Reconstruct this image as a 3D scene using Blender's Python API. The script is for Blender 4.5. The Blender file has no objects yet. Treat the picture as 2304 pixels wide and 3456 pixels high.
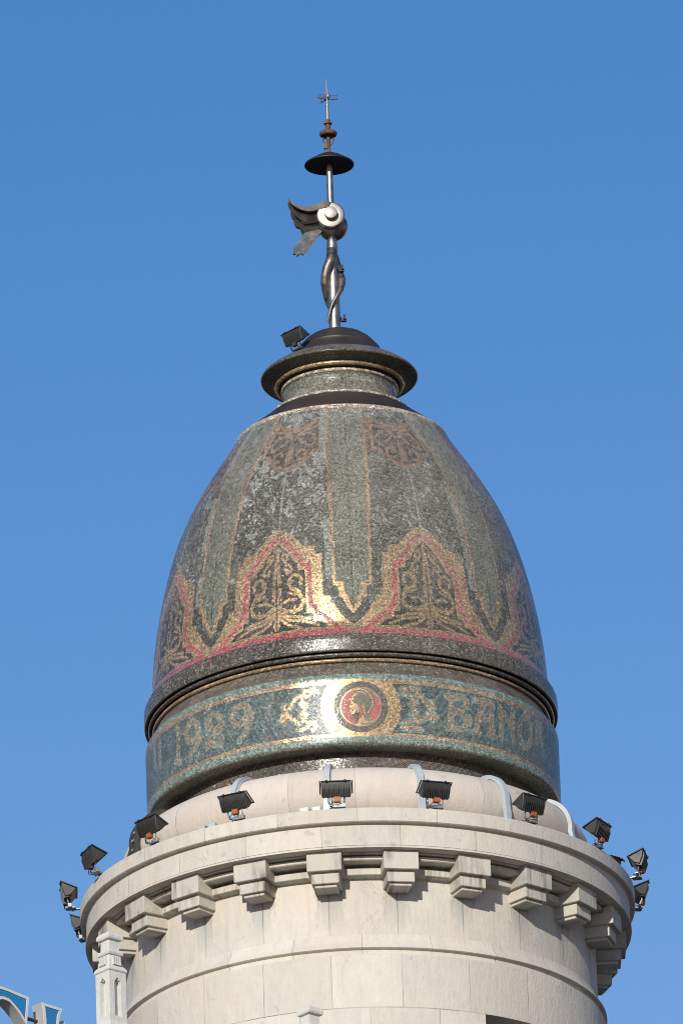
import bpy, bmesh, math, json
import numpy as np
from mathutils import Vector, Matrix
R = math.radians
scene = bpy.context.scene
C = scene.collection

# ------------------------------------------------------------------ camera
CAM_POS = Vector((-0.03, -139.0, 1.6))
PITCH, ROLL = R(21.9), R(1.98)
fwd = Vector((0, math.cos(PITCH), math.sin(PITCH)))
right = Vector((1, 0, 0)); up = right.cross(fwd)
cr = right * math.cos(ROLL) - up * math.sin(ROLL)
cu = up * math.cos(ROLL) + right * math.sin(ROLL)
camd = bpy.data.cameras.new('camera'); cam = bpy.data.objects.new('camera', camd); C.objects.link(cam)
cam.matrix_world = Matrix(((cr.x, cu.x, -fwd.x, CAM_POS.x), (cr.y, cu.y, -fwd.y, CAM_POS.y), (cr.z, cu.z, -fwd.z, CAM_POS.z), (0, 0, 0, 1)))
camd.sensor_fit = 'VERTICAL'; camd.angle = R(5.0); camd.clip_start = 1.0; camd.clip_end = 20000.0
scene.camera = cam

# ------------------------------------------------------------------ sky, sun, exposure
SUN_EL, SUN_AZ = R(19), R(194)          # azimuth from +Y towards +X
world = bpy.data.worlds.new('World'); scene.world = world; world.use_nodes = True
wt = world.node_tree
sky = wt.nodes.new('ShaderNodeTexSky'); sky.sky_type = 'NISHITA'; sky.sun_disc = False
sky.sun_elevation = SUN_EL; sky.sun_rotation = SUN_AZ
sky.air_density = 1.5; sky.dust_density = 0.0; sky.ozone_density = 9.0
# a paler band of low air: the sky whitens faster towards the horizon than the clean model does
tc = wt.nodes.new('ShaderNodeTexCoord'); sp = wt.nodes.new('ShaderNodeSeparateXYZ'); wt.links.new(tc.outputs['Generated'], sp.inputs[0])
cl = wt.nodes.new('ShaderNodeClamp'); wt.links.new(sp.outputs[2], cl.inputs[0]); cl.inputs[1].default_value = math.sin(R(16)); cl.inputs[2].default_value = math.sin(R(34))
dv = wt.nodes.new('ShaderNodeMath'); dv.operation = 'DIVIDE'; dv.inputs[0].default_value = math.sin(R(21.9)); wt.links.new(cl.outputs[0], dv.inputs[1])
cb = wt.nodes.new('ShaderNodeCombineXYZ')
for ch, (kk, gain) in enumerate(((2.7, 1.04), (1.05, .985), (.35, 1.02))):
    pw = wt.nodes.new('ShaderNodeMath'); pw.operation = 'POWER'; wt.links.new(dv.outputs[0], pw.inputs[0]); pw.inputs[1].default_value = kk
    ml = wt.nodes.new('ShaderNodeMath'); ml.operation = 'MULTIPLY'; wt.links.new(pw.outputs[0], ml.inputs[0]); ml.inputs[1].default_value = gain; wt.links.new(ml.outputs[0], cb.inputs[ch])
mx = wt.nodes.new('ShaderNodeMixRGB'); mx.blend_type = 'MULTIPLY'; mx.inputs[0].default_value = 1.0; wt.links.new(sky.outputs[0], mx.inputs[1]); wt.links.new(cb.outputs[0], mx.inputs[2])
wt.links.new(mx.outputs[0], wt.nodes['Background'].inputs[0])
wt.nodes['Background'].inputs[1].default_value = 0.125
sund = bpy.data.lights.new('sun', 'SUN'); sund.energy = 4.2; sund.angle = R(0.53); sund.color = (1.0, 0.94, 0.85)
sun = bpy.data.objects.new('sun', sund); C.objects.link(sun)
sdir = Vector((math.sin(SUN_AZ) * math.cos(SUN_EL), math.cos(SUN_AZ) * math.cos(SUN_EL), math.sin(SUN_EL)))
sun.rotation_euler = sdir.to_track_quat('Z', 'Y').to_euler(); sun.location = (-30, -60, 90)
scene.view_settings.view_transform = 'Standard'; scene.view_settings.look = 'None'
scene.cycles.filter_width = 1.0
scene.view_settings.exposure = 0.0; scene.view_settings.gamma = 1.0

# ------------------------------------------------------------------ helpers
class NT:
    """tiny node-tree builder"""
    def __init__(s, name):
        s.m = bpy.data.materials.new(name); s.m.use_nodes = True
        s.t = s.m.node_tree; s.b = s.t.nodes['Principled BSDF']
    def n(s, typ, **kw):
        nd = s.t.nodes.new('ShaderNode' + typ)
        for k, v in kw.items(): setattr(nd, k, v)
        return nd
    def link(s, a, b): s.t.links.new(a, b)
    def put(s, sock, v):
        if hasattr(v, 'is_output'): s.link(v, sock)
        else: sock.default_value = v
    def math(s, op, a, b=0.0, c=None):
        nd = s.n('Math', operation=op); s.put(nd.inputs[0], a); s.put(nd.inputs[1], b)
        if c is not None: s.put(nd.inputs[2], c)
        return nd.outputs[0]
    def vmath(s, op, a, b=(0, 0, 0)):
        nd = s.n('VectorMath', operation=op); s.put(nd.inputs[0], a); s.put(nd.inputs[1], b); return nd.outputs[0]
    def mix(s, f, a, b, mode='MIX'):
        nd = s.n('MixRGB', blend_type=mode); s.put(nd.inputs[0], f); s.put(nd.inputs[1], a); s.put(nd.inputs[2], b); return nd.outputs[0]
    def ramp(s, v, lo, hi, a=0.0, b=1.0):
        nd = s.n('MapRange'); s.put(nd.inputs[0], v); s.put(nd.inputs[1], lo); s.put(nd.inputs[2], hi); s.put(nd.inputs[3], a); s.put(nd.inputs[4], b); return nd.outputs[0]
    def noise(s, vec, scale, detail=4.0, rough=.55, dist=0.0):
        nd = s.n('TexNoise'); s.put(nd.inputs['Vector'], vec); s.put(nd.inputs['Scale'], scale); s.put(nd.inputs['Detail'], detail)
        s.put(nd.inputs['Roughness'], rough); s.put(nd.inputs['Distortion'], dist); return nd.outputs['Fac']
    def scaled(s, vec, sc):
        nd = s.n('Mapping'); s.put(nd.inputs['Vector'], vec); nd.inputs['Scale'].default_value = sc; return nd.outputs[0]
    def white(s, vec):
        nd = s.n('TexWhiteNoise'); s.put(nd.inputs['Vector'], vec); return nd
    def bump(s, h, strength, dist):
        nd = s.n('Bump'); s.put(nd.inputs['Height'], h); nd.inputs['Strength'].default_value = strength; nd.inputs['Distance'].default_value = dist; return nd.outputs[0]
    def set(s, **kw):
        for k, v in kw.items(): s.put(s.b.inputs[k.replace('_', ' ')], v)
        return s.m

def rgb(r, g, b): return (r, g, b, 1.0)

def stone(name, base=(.625, .588, .515), streak=.25, joints=True, dirt=(.17, .16, .135), runs=None):
    k = NT(name)
    pos = k.n('NewGeometry').outputs['Position']
    uv = k.n('UVMap').outputs[0]
    sep = k.n('SeparateXYZ'); k.link(uv, sep.inputs[0]); u, v = sep.outputs[0], sep.outputs[1]
    cell = k.n('CombineXYZ'); k.link(k.math('FLOOR', u), cell.inputs[0]); k.link(k.math('FLOOR', v), cell.inputs[1])
    w = k.white(cell.outputs[0])
    tone = k.ramp(w.outputs['Value'], 0, 1, .90, 1.05)
    pink = k.noise(pos, 1.1, 3); fine = k.noise(pos, 9.0, 6, .65)
    b = Vector(base)
    c = k.mix(k.ramp(pink, .35, .68), rgb(*b), rgb(b.x * 1.02, b.y * .965, b.z * .91))
    c = k.mix(k.ramp(fine, .35, .75, 0, .55), c, rgb(b.x * .86, b.y * .85, b.z * .83))
    # natural veins of the limestone
    off = k.vmath('ADD', pos, k.vmath('SCALE', w.outputs['Color']))
    vn = k.noise(k.scaled(off, (1, 1, .55)), 2.3, 5, .6, 1.2)
    vein = k.ramp(k.math('ABSOLUTE', k.math('SUBTRACT', vn, .5)), .0, .014, 1, 0)
    gate = k.ramp(k.noise(off, 1.3, 2), .52, .66)
    c = k.mix(k.math('MULTIPLY', k.math('MULTIPLY', vein, gate), .6), c, rgb(.36, .31, .26))
    # washed-down dirt
    sx = k.n('CombineXYZ'); k.link(k.math('MULTIPLY', u, 9.0), sx.inputs[0])
    zz = k.n('SeparateXYZ'); k.link(pos, zz.inputs[0]); k.link(k.math('MULTIPLY', zz.outputs[2], .9), sx.inputs[1])
    st = k.ramp(k.noise(sx.outputs[0], 1.0, 6, .62), .47, .70)
    st = k.math('MULTIPLY', st, k.ramp(k.noise(pos, 1.7, 2), .38, .62))
    c = k.mix(k.math('MULTIPLY', st, streak), c, rgb(*dirt))
    # grey wash marks and the short vertical tooling of the face
    gw_ = k.ramp(k.noise(k.scaled(pos, (1, 1, .35)), 2.6, 4, .6), .5, .68)
    c = k.mix(k.math('MULTIPLY', gw_,   .20 + streak * .25), c, rgb(.455, .46, .45))
    tool = k.noise(k.scaled(pos, (1, 1, .28)), 24, 4, .6, .6)
    c = k.mix(k.ramp(tool, .5, .72, 0, .20), c, rgb(.42, .39, .335))
    if runs:                                                               # water marks that spread below each bracket
        fr = k.math('ABSOLUTE', k.math('SUBTRACT', k.math('FRACT', k.math('ADD', u, .5)), .5))
        wob = k.math('MULTIPLY_ADD', k.math('SUBTRACT', k.noise(k.scaled(pos, (1, 1, .3)), 7, 4, .65), .5), .42, fr)
        fall = k.ramp(zz.outputs[2], runs[0], runs[1])
        c = k.mix(k.math('MULTIPLY', k.math('MULTIPLY', k.ramp(wob, .06, .20, 1, 0), fall), .85), c, rgb(.35, .355, .34))
        edge_ = k.math('MULTIPLY', k.ramp(k.math('ABSOLUTE', k.math('SUBTRACT', wob, .15)), 0, .035, 1, 0), k.math('POWER', fall, 2.0))
        c = k.mix(k.math('MULTIPLY', edge_, .6), c, rgb(.29, .25, .20))
        c = k.mix(k.math('MULTIPLY', k.ramp(fr, .004, .012, 1, 0), k.math('MULTIPLY', fall, .7)), c, rgb(.13, .12, .10))
    spot = k.ramp(k.noise(pos, 5.5, 2, .4), .71, .735)
    c = k.mix(k.math('MULTIPLY', spot, .35), c, rgb(.34, .32, .29))
    tn = k.n('CombineXYZ'); [k.link(tone, tn.inputs[i]) for i in range(3)]
    c = k.mix(1.0, c, tn.outputs[0], 'MULTIPLY')
    h = k.math('ADD', k.noise(pos, 26, 5, .6), k.math('MULTIPLY', tool, 1.2))
    if joints:
        fu = k.math('ABSOLUTE', k.math('SUBTRACT', k.math('FRACT', k.math('ADD', u, .5)), .5))
        fv = k.math('ABSOLUTE', k.math('SUBTRACT', k.math('FRACT', k.math('ADD', v, .5)), .5))
        ju = k.ramp(fu, .0022, .0050, 1, 0); jv = k.ramp(fv, .003, .007, 1, 0)
        j = k.math('MAXIMUM', ju, jv)
        jw = k.ramp(k.noise(pos, 1.9, 2), .35, .62, .25, .85)
        c = k.mix(k.math('MULTIPLY', j, jw), c, rgb(.16, .145, .12))
        h = k.math('SUBTRACT', h, k.math('MULTIPLY', j, .8))
    nrm = k.bump(h, .36, .013)
    return k.set(Base_Color=c, Roughness=.82, Normal=nrm, Specular_IOR_Level=.25)

def mosaic_mat(name, grout=(.40, .365, .30), gw=.16, tilt=.12, rough=.25, cu=1.0, cv=1.0, z0=None):
    k = NT(name)
    col = k.n('Attribute', attribute_name='Col')
    uv = k.n('UVMap').outputs[0]
    sep = k.n('SeparateXYZ'); k.link(uv, sep.inputs[0]); 
    pw = k.n('NewGeometry').outputs['Position']                               # hand-set courses wander a little
    u = k.math('MULTIPLY_ADD', k.math('SUBTRACT', k.noise(pw, 3.5, 1), .5), 3.0, k.math('MULTIPLY', sep.outputs[0], cu))
    v = k.math('MULTIPLY_ADD', k.math('SUBTRACT', k.noise(k.vmath('ADD', pw, (7, 3, 5)), 3.0, 1), .5), 3.4, k.math('MULTIPLY', sep.outputs[1], cv))
    row = k.math('FLOOR', v)
    uu = k.math('ADD', u, k.math('MULTIPLY', k.math('MODULO', row, 2.0), .5))
    cell = k.n('CombineXYZ'); k.link(k.math('FLOOR', uu), cell.inputs[0]); k.link(row, cell.inputs[1])
    w = k.white(cell.outputs[0])
    edge = lambda x: k.math('SUBTRACT', .5, k.math('ABSOLUTE', k.math('SUBTRACT', k.math('FRACT', x), .5)))
    pos = k.n('NewGeometry').outputs['Position']
    gwid = k.math('MULTIPLY', k.ramp(k.noise(pos, 2.2, 3), .3, .7, gw * .75, gw * 1.2), k.ramp(k.noise(pos, 26, 3, .7), .33, .67, .45, 1.55))      # joints worn wider in places
    if z0:                                                                  # the weather side and the top are worn most
        ps = k.n('SeparateXYZ'); k.link(pos, ps.inputs[0])
        gwid = k.math('MULTIPLY', gwid, k.math('MULTIPLY', k.ramp(ps.outputs[2], z0[0], z0[1], .55, .84), k.ramp(ps.outputs[0], -1.2, 1.6, .80, 1.18)))
    g = k.math('LESS_THAN', k.math('MINIMUM', edge(uu), edge(v)), gwid)
    val = k.math('MULTIPLY', k.ramp(w.outputs['Value'], 0, 1, .4, 1.6), k.ramp(k.noise(pos, 30, 3, .7), .33, .67, .55, 1.5))
    vv = k.n('CombineXYZ'); [k.link(val, vv.inputs[i]) for i in range(3)]
    tess = k.mix(1.0, col.outputs['Color'], vv.outputs[0], 'MULTIPLY')
    lost = k.math('GREATER_THAN', k.math('MULTIPLY', w.outputs['Value'], k.ramp(k.noise(pos, 3.0, 4), .4, .75, .8, 1.06)), .985)
    g = k.math('MAXIMUM', g, lost)
    gcol = k.mix(k.ramp(k.noise(pos, 1.5, 4), .35, .65), rgb(*grout), rgb(grout[0] * .62, grout[1] * .63, grout[2] * .62))
    c = k.mix(g, tess, gcol)
    met = k.math('MULTIPLY', col.outputs['Alpha'], k.math('SUBTRACT', 1.0, g))
    rn = k.vmath('SUBTRACT', w.outputs['Color'], (.5, .5, .5))
    sc = k.n('VectorMath', operation='SCALE'); k.link(rn, sc.inputs[0]); sc.inputs['Scale'].default_value = tilt
    nrm = k.vmath('NORMALIZE', k.vmath('ADD', k.n('NewGeometry').outputs['Normal'], sc.outputs[0]))
    ro = k.math('ADD', rough, k.math('MULTIPLY', g, .55))
    return k.set(Base_Color=c, Metallic=k.math('MULTIPLY', met, .72), Roughness=ro, Normal=nrm, Specular_IOR_Level=.32)

def plain(name, col, rough=.5, metal=0.0, var=.25, scale=6.0, rust=None, spec=.5, bump=.0):
    k = NT(name)
    pos = k.n('TexCoord').outputs['Object']
    n1 = k.noise(pos, scale, 5, .6)
    c = k.mix(k.ramp(n1, .3, .7), rgb(*[x * (1 - var) for x in col]), rgb(*[min(1, x * (1 + var)) for x in col]))
    ro = k.ramp(n1, .3, .7, max(.05, rough - .08), min(1, rough + .1))
    if rust:
        c = k.mix(k.ramp(k.noise(pos, scale * 1.7, 5, .7), .48, .62), c, rgb(*rust))
    kw = dict(Base_Color=c, Roughness=ro, Metallic=metal, Specular_IOR_Level=spec)
    if bump: kw['Normal'] = k.bump(n1, bump, .01)
    return k.set(**kw)

M = dict(
    stone=stone('pale limestone'), upper=stone('rain-marked limestone', runs=(50.72, 51.22)), roll=stone('limestone roll', (.62, .56, .49), .15),
    frieze=stone('stained limestone', (.57, .54, .475), 1.25, False, (.11, .105, .085)),
    white=stone('weathered white stone', (.66, .66, .62), .10, False, (.3, .34, .28)),
    mosaic=mosaic_mat('glass mosaic', gw=.095, cu=.68, cv=.82, z0=(55.0, 56.4)), band=mosaic_mat('lettered mosaic', gw=.07, cu=.66, cv=.78, rough=.30),
    medal=mosaic_mat('medallion mosaic', grout=(.38, .35, .29), gw=.10),
    lead=plain('dark lead sheet', (.062, .050, .040), .50, .45, .3, 3.0, bump=.1),
    iron=plain('blackened iron', (.028, .024, .022), .55, .4, .4, 9.0, rust=(.055, .034, .022)),
    steel=plain('brushed steel', (.37, .34, .295), .42, 1.0, .22, 7.0),
    steel_bright=plain('polished steel plate', (.36, .34, .30), .55, 1.0, .2, 9.0),
    steel_dark=plain('tarnished steel', (.19, .17, .145), .48, .9, .4, 8.0),
    rust=plain('rusty iron', (.17, .085, .05), .75, .2, .45, 18.0, rust=(.05, .04, .035)),
    black=plain('black powder coat', (.036, .034, .030), .5, 0, .25, 4.0),
    glass=plain('dark lamp glass', (.03, .035, .04), .08, 0, .1, 2.0, spec=.8),
    orange=plain('faded orange plastic', (.34, .10, .035), .5, 0, .18, 9.0),
    galv=plain('pale painted metal', (.44, .495, .51), .45, .1, .08, 5.0),
    galv_dark=plain('dark cable tray', (.05, .05, .045), .5, .2, .2, 5.0),
    ballast=plain('galvanised steel', (.27, .285, .285), .45, .5, .15, 7.0),
    sign_blue=plain('blue acrylic', (.020, .190, .43), .3, 0, .06, 2.0),
    sign_rim=plain('white sign trim', (.62, .62, .60), .45, 0, .06, 4.0),
    sign_side=plain('grey sign casing', (.42, .42, .41), .5, .1, .08, 3.0),
    pane=plain('dark window glass', (.03, .04, .05), .06, 0, .1, 1.0, spec=.9),
    ground=plain('asphalt', (.05, .05, .05), .9, 0, .2, .3),
    render=stone('rendered facade', (.55, .51, .44), .2, False),
)

def link(o, parent=None):
    C.objects.link(o)
    if parent is not None: o.parent = parent
    return o
def tag(o, label=None, cat=None, group=None, kind=None):
    for k, v in (('label', label), ('category', cat), ('group', group), ('kind', kind)):
        if v: o[k] = v
    return o
def thing(name, label, cat, loc=(0, 0, 0), rotz=0.0, group=None):
    o = link(bpy.data.objects.new(name, None)); o.location = loc; o.rotation_euler = (0, 0, rotz); o.empty_display_size = .3
    return tag(o, label, cat, group)
def obj(name, me, mat, parent=None, sharp=32):
    if isinstance(me, bmesh.types.BMesh):
        bm = me; bmesh.ops.recalc_face_normals(bm, faces=bm.faces[:]); me = bpy.data.meshes.new(name); bm.to_mesh(me); bm.free()
    if sharp is not None:
        me.polygons.foreach_set('use_smooth', np.ones(len(me.polygons), dtype=bool)); me.set_sharp_from_angle(angle=R(sharp))
    me.materials.append(mat)
    return link(bpy.data.objects.new(name, me), parent)
def pol(r, deg, z): return Vector((r * math.sin(R(deg)), -r * math.cos(R(deg)), z))

def lathe(name, prof, mat, parent=None, n=264, phase=0.0, v=None, sharp=28, center=(0, 0), skip=None, phases=None, closed=False):
    """surface of revolution; uv u counts the 22 blocks of a ring, v counts courses"""
    prof = np.asarray(prof, float); m = len(prof)
    th = np.arange(n) * (2 * math.pi / n)
    co = np.empty((m, n, 3)); co[..., 0] = center[0] + prof[:, :1] * np.sin(th); co[..., 1] = center[1] - prof[:, :1] * np.cos(th); co[..., 2] = prof[:, 1:2]
    faces, uvs = [], []
    vs = np.linspace(.3, .4, m) if v is None else np.asarray(v, float)
    rng = range(m if closed else m - 1)
    for i in rng:
        i2 = (i + 1) % m
        ph = phase if phases is None else phases[i]
        for j in range(n):
            if skip and skip(i, j): continue
            j2 = (j + 1) % n
            faces.append((i * n + j, i * n + j2, i2 * n + j2, i2 * n + j))
            u0 = (j * 360 / n - ph) / (360 / 22); u1 = ((j + 1) * 360 / n - ph) / (360 / 22)
            va, vb = vs[i], vs[i2]
            if va > vb and v is not None: pass
            uvs += [u0, va, u1, va, u1, vb, u0, vb]
    me = bpy.data.meshes.new(name); me.from_pydata(co.reshape(-1, 3).tolist(), [], faces)
    me.uv_layers.new(name='UVMap').data.foreach_set('uv', np.array(uvs, dtype=np.float32))
    return obj(name, me, mat, parent, sharp)

def mosaic(name, prof, t, ncol, colour, mat, parent=None):
    """surface of revolution laid with tesserae: one quad each, coloured by colour(theta, z, r)"""
    prof = np.asarray(prof, float)
    s = np.concatenate([[0], np.cumsum(np.hypot(*np.diff(prof, axis=0).T))]); nr = max(2, int(round(s[-1] / t)))
    q = np.linspace(0, s[-1], nr + 1); r = np.interp(q, s, prof[:, 0]); z = np.interp(q, s, prof[:, 1])
    th = np.arange(ncol) * (2 * math.pi / ncol)
    co = np.empty((nr + 1, ncol, 3), dtype=np.float32)
    co[..., 0] = r[:, None] * np.sin(th); co[..., 1] = -r[:, None] * np.cos(th); co[..., 2] = z[:, None]
    i, j = np.meshgrid(np.arange(nr), np.arange(ncol), indexing='ij'); j2 = (j + 1) % ncol
    f = np.stack([i * ncol + j, i * ncol + j2, (i + 1) * ncol + j2, (i + 1) * ncol + j], -1).reshape(-1, 4).astype(np.int32)
    me = bpy.data.meshes.new(name); nf = len(f)
    me.vertices.add(co.size // 3); me.vertices.foreach_set('co', co.ravel())
    me.loops.add(nf * 4); me.loops.foreach_set('vertex_index', f.ravel())
    me.polygons.add(nf); me.polygons.foreach_set('loop_start', np.arange(0, nf * 4, 4, dtype=np.int32))
    me.update(calc_edges=True)
    uv = np.empty((nr, ncol, 4, 2), dtype=np.float32)
    uv[..., 0] = np.stack([j, j + 1, j + 1, j], -1); uv[..., 1] = np.stack([i, i, i + 1, i + 1], -1)
    me.uv_layers.new(name='UVMap').data.foreach_set('uv', uv.ravel())
    tc = (np.arange(ncol) + .5) * 360 / ncol; tc = np.where(tc > 180, tc - 360, tc)
    zc = (z[1:] + z[:-1]) / 2; rc = (r[1:] + r[:-1]) / 2
    T = np.broadcast_to(tc, (nr, ncol)); Z = np.broadcast_to(zc[:, None], (nr, ncol)); RR = np.broadcast_to(rc[:, None], (nr, ncol))
    col = colour(T, Z, RR).astype(np.float32)
    a = me.color_attributes.new('Col', 'FLOAT_COLOR', 'CORNER'); a.data.foreach_set('color', np.repeat(col.reshape(-1, 1, 4), 4, 1).ravel())
    return obj(name, me, mat, parent, 40)

def inpoly(x, y, P):
    P = np.asarray(P); ins = np.zeros(x.shape, bool); n = len(P)
    for a in range(n):
        x0, y0 = P[a]; x1, y1 = P[(a + 1) % n]
        if y0 == y1: continue
        c = ((y0 > y) != (y1 > y)); ins ^= c & (x < (x1 - x0) * (y - y0) / (y1 - y0) + x0)
    return ins
def linedist(x, y, P, k):
    """distance in metres from (degrees, z) points to a polyline; k = metres per degree"""
    P = np.asarray(P, float); d = np.full(x.shape, 9.0)
    for a in range(len(P) - 1):
        dx = (P[a + 1, 0] - P[a, 0]) * k; dy = P[a + 1, 1] - P[a, 1]
        px = (x - P[a, 0]) * k; py = y - P[a, 1]
        t = np.clip((px * dx + py * dy) / (dx * dx + dy * dy + 1e-9), 0, 1)
        d = np.minimum(d, np.hypot(px - t * dx, py - t * dy))
    return d
def fray(shape, cells, seed, octaves=3):
    """smooth value noise over a (row, column) lattice, wraps along columns"""
    rg = np.random.default_rng(seed); out = np.zeros(shape); amp = 1.0; tot = 0
    for o in range(octaves):
        cy, cx = max(2, int(cells[0] * 2 ** o)), max(2, int(cells[1] * 2 ** o)); g = rg.random((cy + 1, cx))
        y = np.linspace(0, cy, shape[0], endpoint=False); x = np.linspace(0, cx, shape[1], endpoint=False)
        y0 = y.astype(int); x0 = x.astype(int); fy = (y - y0)[:, None]; fx = (x - x0)[None]
        fy = fy * fy * (3 - 2 * fy); fx = fx * fx * (3 - 2 * fx); x1 = (x0 + 1) % cx
        out += amp * ((g[y0][:, x0] * (1 - fx) + g[y0][:, x1] * fx) * (1 - fy) + (g[y0 + 1][:, x0] * (1 - fx) + g[y0 + 1][:, x1] * fx) * fy)
        tot += amp; amp *= .55
    return out / tot

def add_box(bm, c, s, rot=None):
    m = Matrix.Translation(c) @ (rot.to_4x4() if rot is not None else Matrix.Identity(4)) @ Matrix.Diagonal((*s, 1))
    return bmesh.ops.create_cube(bm, size=1.0, matrix=m)['verts']
def bevel(bm, w, seg=2):
    bmesh.ops.bevel(bm, geom=[e for e in bm.edges if e.is_manifold and e.calc_face_angle(0) > .5], offset=w, segments=seg, affect='EDGES', clamp_overlap=True)
def add_tube(bm, pts, rad, n=12, caps=True, up=Vector((0, 0, 1))):
    pts = [Vector(p) for p in pts]; rad = rad if hasattr(rad, '__len__') else [rad] * len(pts)
    rings = []; ref = None
    for i, p in enumerate(pts):
        d = (pts[min(i + 1, len(pts) - 1)] - pts[max(i - 1, 0)]).normalized()
        if ref is None:
            ref = d.orthogonal().normalized()
        ref = (ref - d * ref.dot(d)).normalized(); b = d.cross(ref)
        rings.append([bm.verts.new(p + (ref * math.cos(a) + b * math.sin(a)) * rad[i]) for a in [2 * math.pi * q / n for q in range(n)]])
    for a, b in zip(rings, rings[1:]):
        for q in range(n): bm.faces.new((a[q], a[(q + 1) % n], b[(q + 1) % n], b[q]))
    if caps: bm.faces.new(rings[0][::-1]); bm.faces.new(rings[-1])
def add_lathe(bm, prof, c=(0, 0, 0), n=32):
    c = Vector(c); rings = []
    for r, z in prof:
        if r < 1e-4: rings.append([bm.verts.new(c + Vector((0, 0, z)))])
        else: rings.append([bm.verts.new(c + Vector((r * math.sin(2 * math.pi * q / n), -r * math.cos(2 * math.pi * q / n), z))) for q in range(n)])
    for a, b in zip(rings, rings[1:]):
        for q in range(n):
            q2 = (q + 1) % n
            f = [a[q % len(a)], a[q2 % len(a)], b[q2 % len(b)], b[q % len(b)]]
            f = list(dict.fromkeys(f))
            if len(f) > 2: bm.faces.new(f)
def add_prism(bm, poly, d0, d1, frame=None):
    """polygon (x, z) extruded along y from d0 to d1, then moved by frame"""
    fr = frame or Matrix.Identity(4)
    a = [bm.verts.new(fr @ Vector((x, d0, z))) for x, z in poly]; b = [bm.verts.new(fr @ Vector((x, d1, z))) for x, z in poly]
    n = len(poly); bm.faces.new(a); bm.faces.new(b[::-1])
    for i in range(n): bm.faces.new((a[i], b[i], b[(i + 1) % n], a[(i + 1) % n]))
def smooth_path(P, k=6):
    P = [Vector(p) for p in P]; out = []
    for i in range(len(P) - 1):
        p0, p1, p2, p3 = P[max(i - 1, 0)], P[i], P[i + 1], P[min(i + 2, len(P) - 1)]
        for s in range(k):
            t = s / k
            out.append(.5 * ((2 * p1) + (p2 - p0) * t + (2 * p0 - 5 * p1 + 4 * p2 - p3) * t * t + (3 * p1 - p0 - 3 * p2 + p3) * t ** 3))
    out.append(P[-1]); return out

# ------------------------------------------------------------------ ground and the building under the tower (below the picture)
bm = bmesh.new(); bmesh.ops.create_grid(bm, x_segments=4, y_segments=4, size=6000)
tag(obj('ground', bm, M['ground'], None, None), kind='structure')
bld = thing('corner_building', 'pale rendered corner building that carries the domed stone tower on its roof', 'building', (0, 0, 0))
foot = [(-2, -7), (2, -7), (25, 16), (0, 40), (-25, 16)]
def prism_z(poly, z0, z1):
    b = bmesh.new(); a = [b.verts.new((x, y, z0)) for x, y in poly]; t = [b.verts.new((x, y, z1)) for x, y in poly]
    b.faces.new(a[::-1]); b.faces.new(t); n = len(poly)
    for i in range(n): b.faces.new((a[i], a[(i + 1) % n], t[(i + 1) % n], t[i]))
    return b
obj('wall', prism_z(foot, .01, 46.4), M['render'], bld)
obj('cornice', prism_z([(x * 1.025, (y - 12) * 1.025 + 12) for x, y in foot], 46.404, 46.85), M['render'], bld)
obj('roof', prism_z([(x * .985, (y - 12) * .985 + 12) for x, y in foot], 46.854, 46.9), M['ground'], bld)

# ------------------------------------------------------------------ the tower: stone shaft, bracketed cornice, roll, mosaic drum, band and dome
tower = thing('bank_tower', 'round pale stone bank tower crowned by a tall mosaic egg dome', 'tower', (0, 0, 46.9))
# parts are built at world height and keep it under the root that stands on the roof
def under(o, root=tower):
    o.parent = root; o.matrix_parent_inverse = Matrix.Translation(-root.location); return o

WT = 49.685                                              # window head and course joint
n = 264; step = 360 / n
win = lambda j: 29.8 <= ((j + .5) * step) <= 47.5
lower = under(lathe('shaft_wall', [(3.056, 46.91), (3.056, 48.2), (3.056, 48.2), (3.056, WT), (3.056, WT), (3.056, 50.375)], M['stone'], None, n,
    v=[.2, .95, .95, 2.0, 2.0, 2.99], phases=[2.1, 2.1, 2.1, 2.1, 9.8], skip=lambda i, j: i == 2 and win(j)))
# the window: stone reveal and dark glass
js = [j for j in range(n) if win(j)]; a0, a1 = js[0] * step, (js[-1] + 1) * step
bm = bmesh.new()
angs = [a0 + (a1 - a0) * q / 12 for q in range(13)]
ro_ = [(bm.verts.new(pol(3.056, a, 48.2)), bm.verts.new(pol(2.74, a, 48.2)), bm.verts.new(pol(2.74, a, WT)), bm.verts.new(pol(3.056, a, WT))) for a in angs]
for A, B in zip(ro_, ro_[1:]):
    bm.faces.new((A[0], B[0], B[1], A[1])); bm.faces.new((A[3], A[2], B[2], B[3]))
bm.faces.new(ro_[0]); bm.faces.new(ro_[-1][::-1])
win_o = under(obj('window', bm, M['frieze'], None))
bm = bmesh.new()
pv = [(bm.verts.new(pol(2.745, a, 48.2)), bm.verts.new(pol(2.745, a, WT))) for a in angs]
for A, B in zip(pv, pv[1:]): bm.faces.new((A[0], B[0], B[1], A[1]))
link_p = obj('pane', bm, M['pane'], None); link_p.parent = win_o
under(lathe('string_course', [(3.055, 50.372), (3.052, 50.385), (3.030, 50.398), (3.032, 50.44), (3.070, 50.452), (3.080, 50.462), (3.078, 50.474), (3.045, 50.51), (3.012, 50.56), (2.988, 50.61), (2.975, 50.665)], M['stone'], None, n, .8))
under(lathe('upper_wall', [(2.972, 50.665), (2.972, 51.40)], M['upper'], None, n, 9.5))
under(lathe('frieze', [(2.97, 51.39), (3.075, 51.407), (3.084, 51.414), (3.084, 51.488), (3.078, 51.494), (3.00, 51.497), (3.00, 51.536), (3.225, 51.541), (3.240, 51.552), (3.240, 51.590), (3.232, 51.596), (3.18, 51.598), (3.18, 51.611), (3.27, 51.613), (3.278, 51.619), (3.278, 51.642)], M['frieze'], None, n, 1.0))
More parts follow.
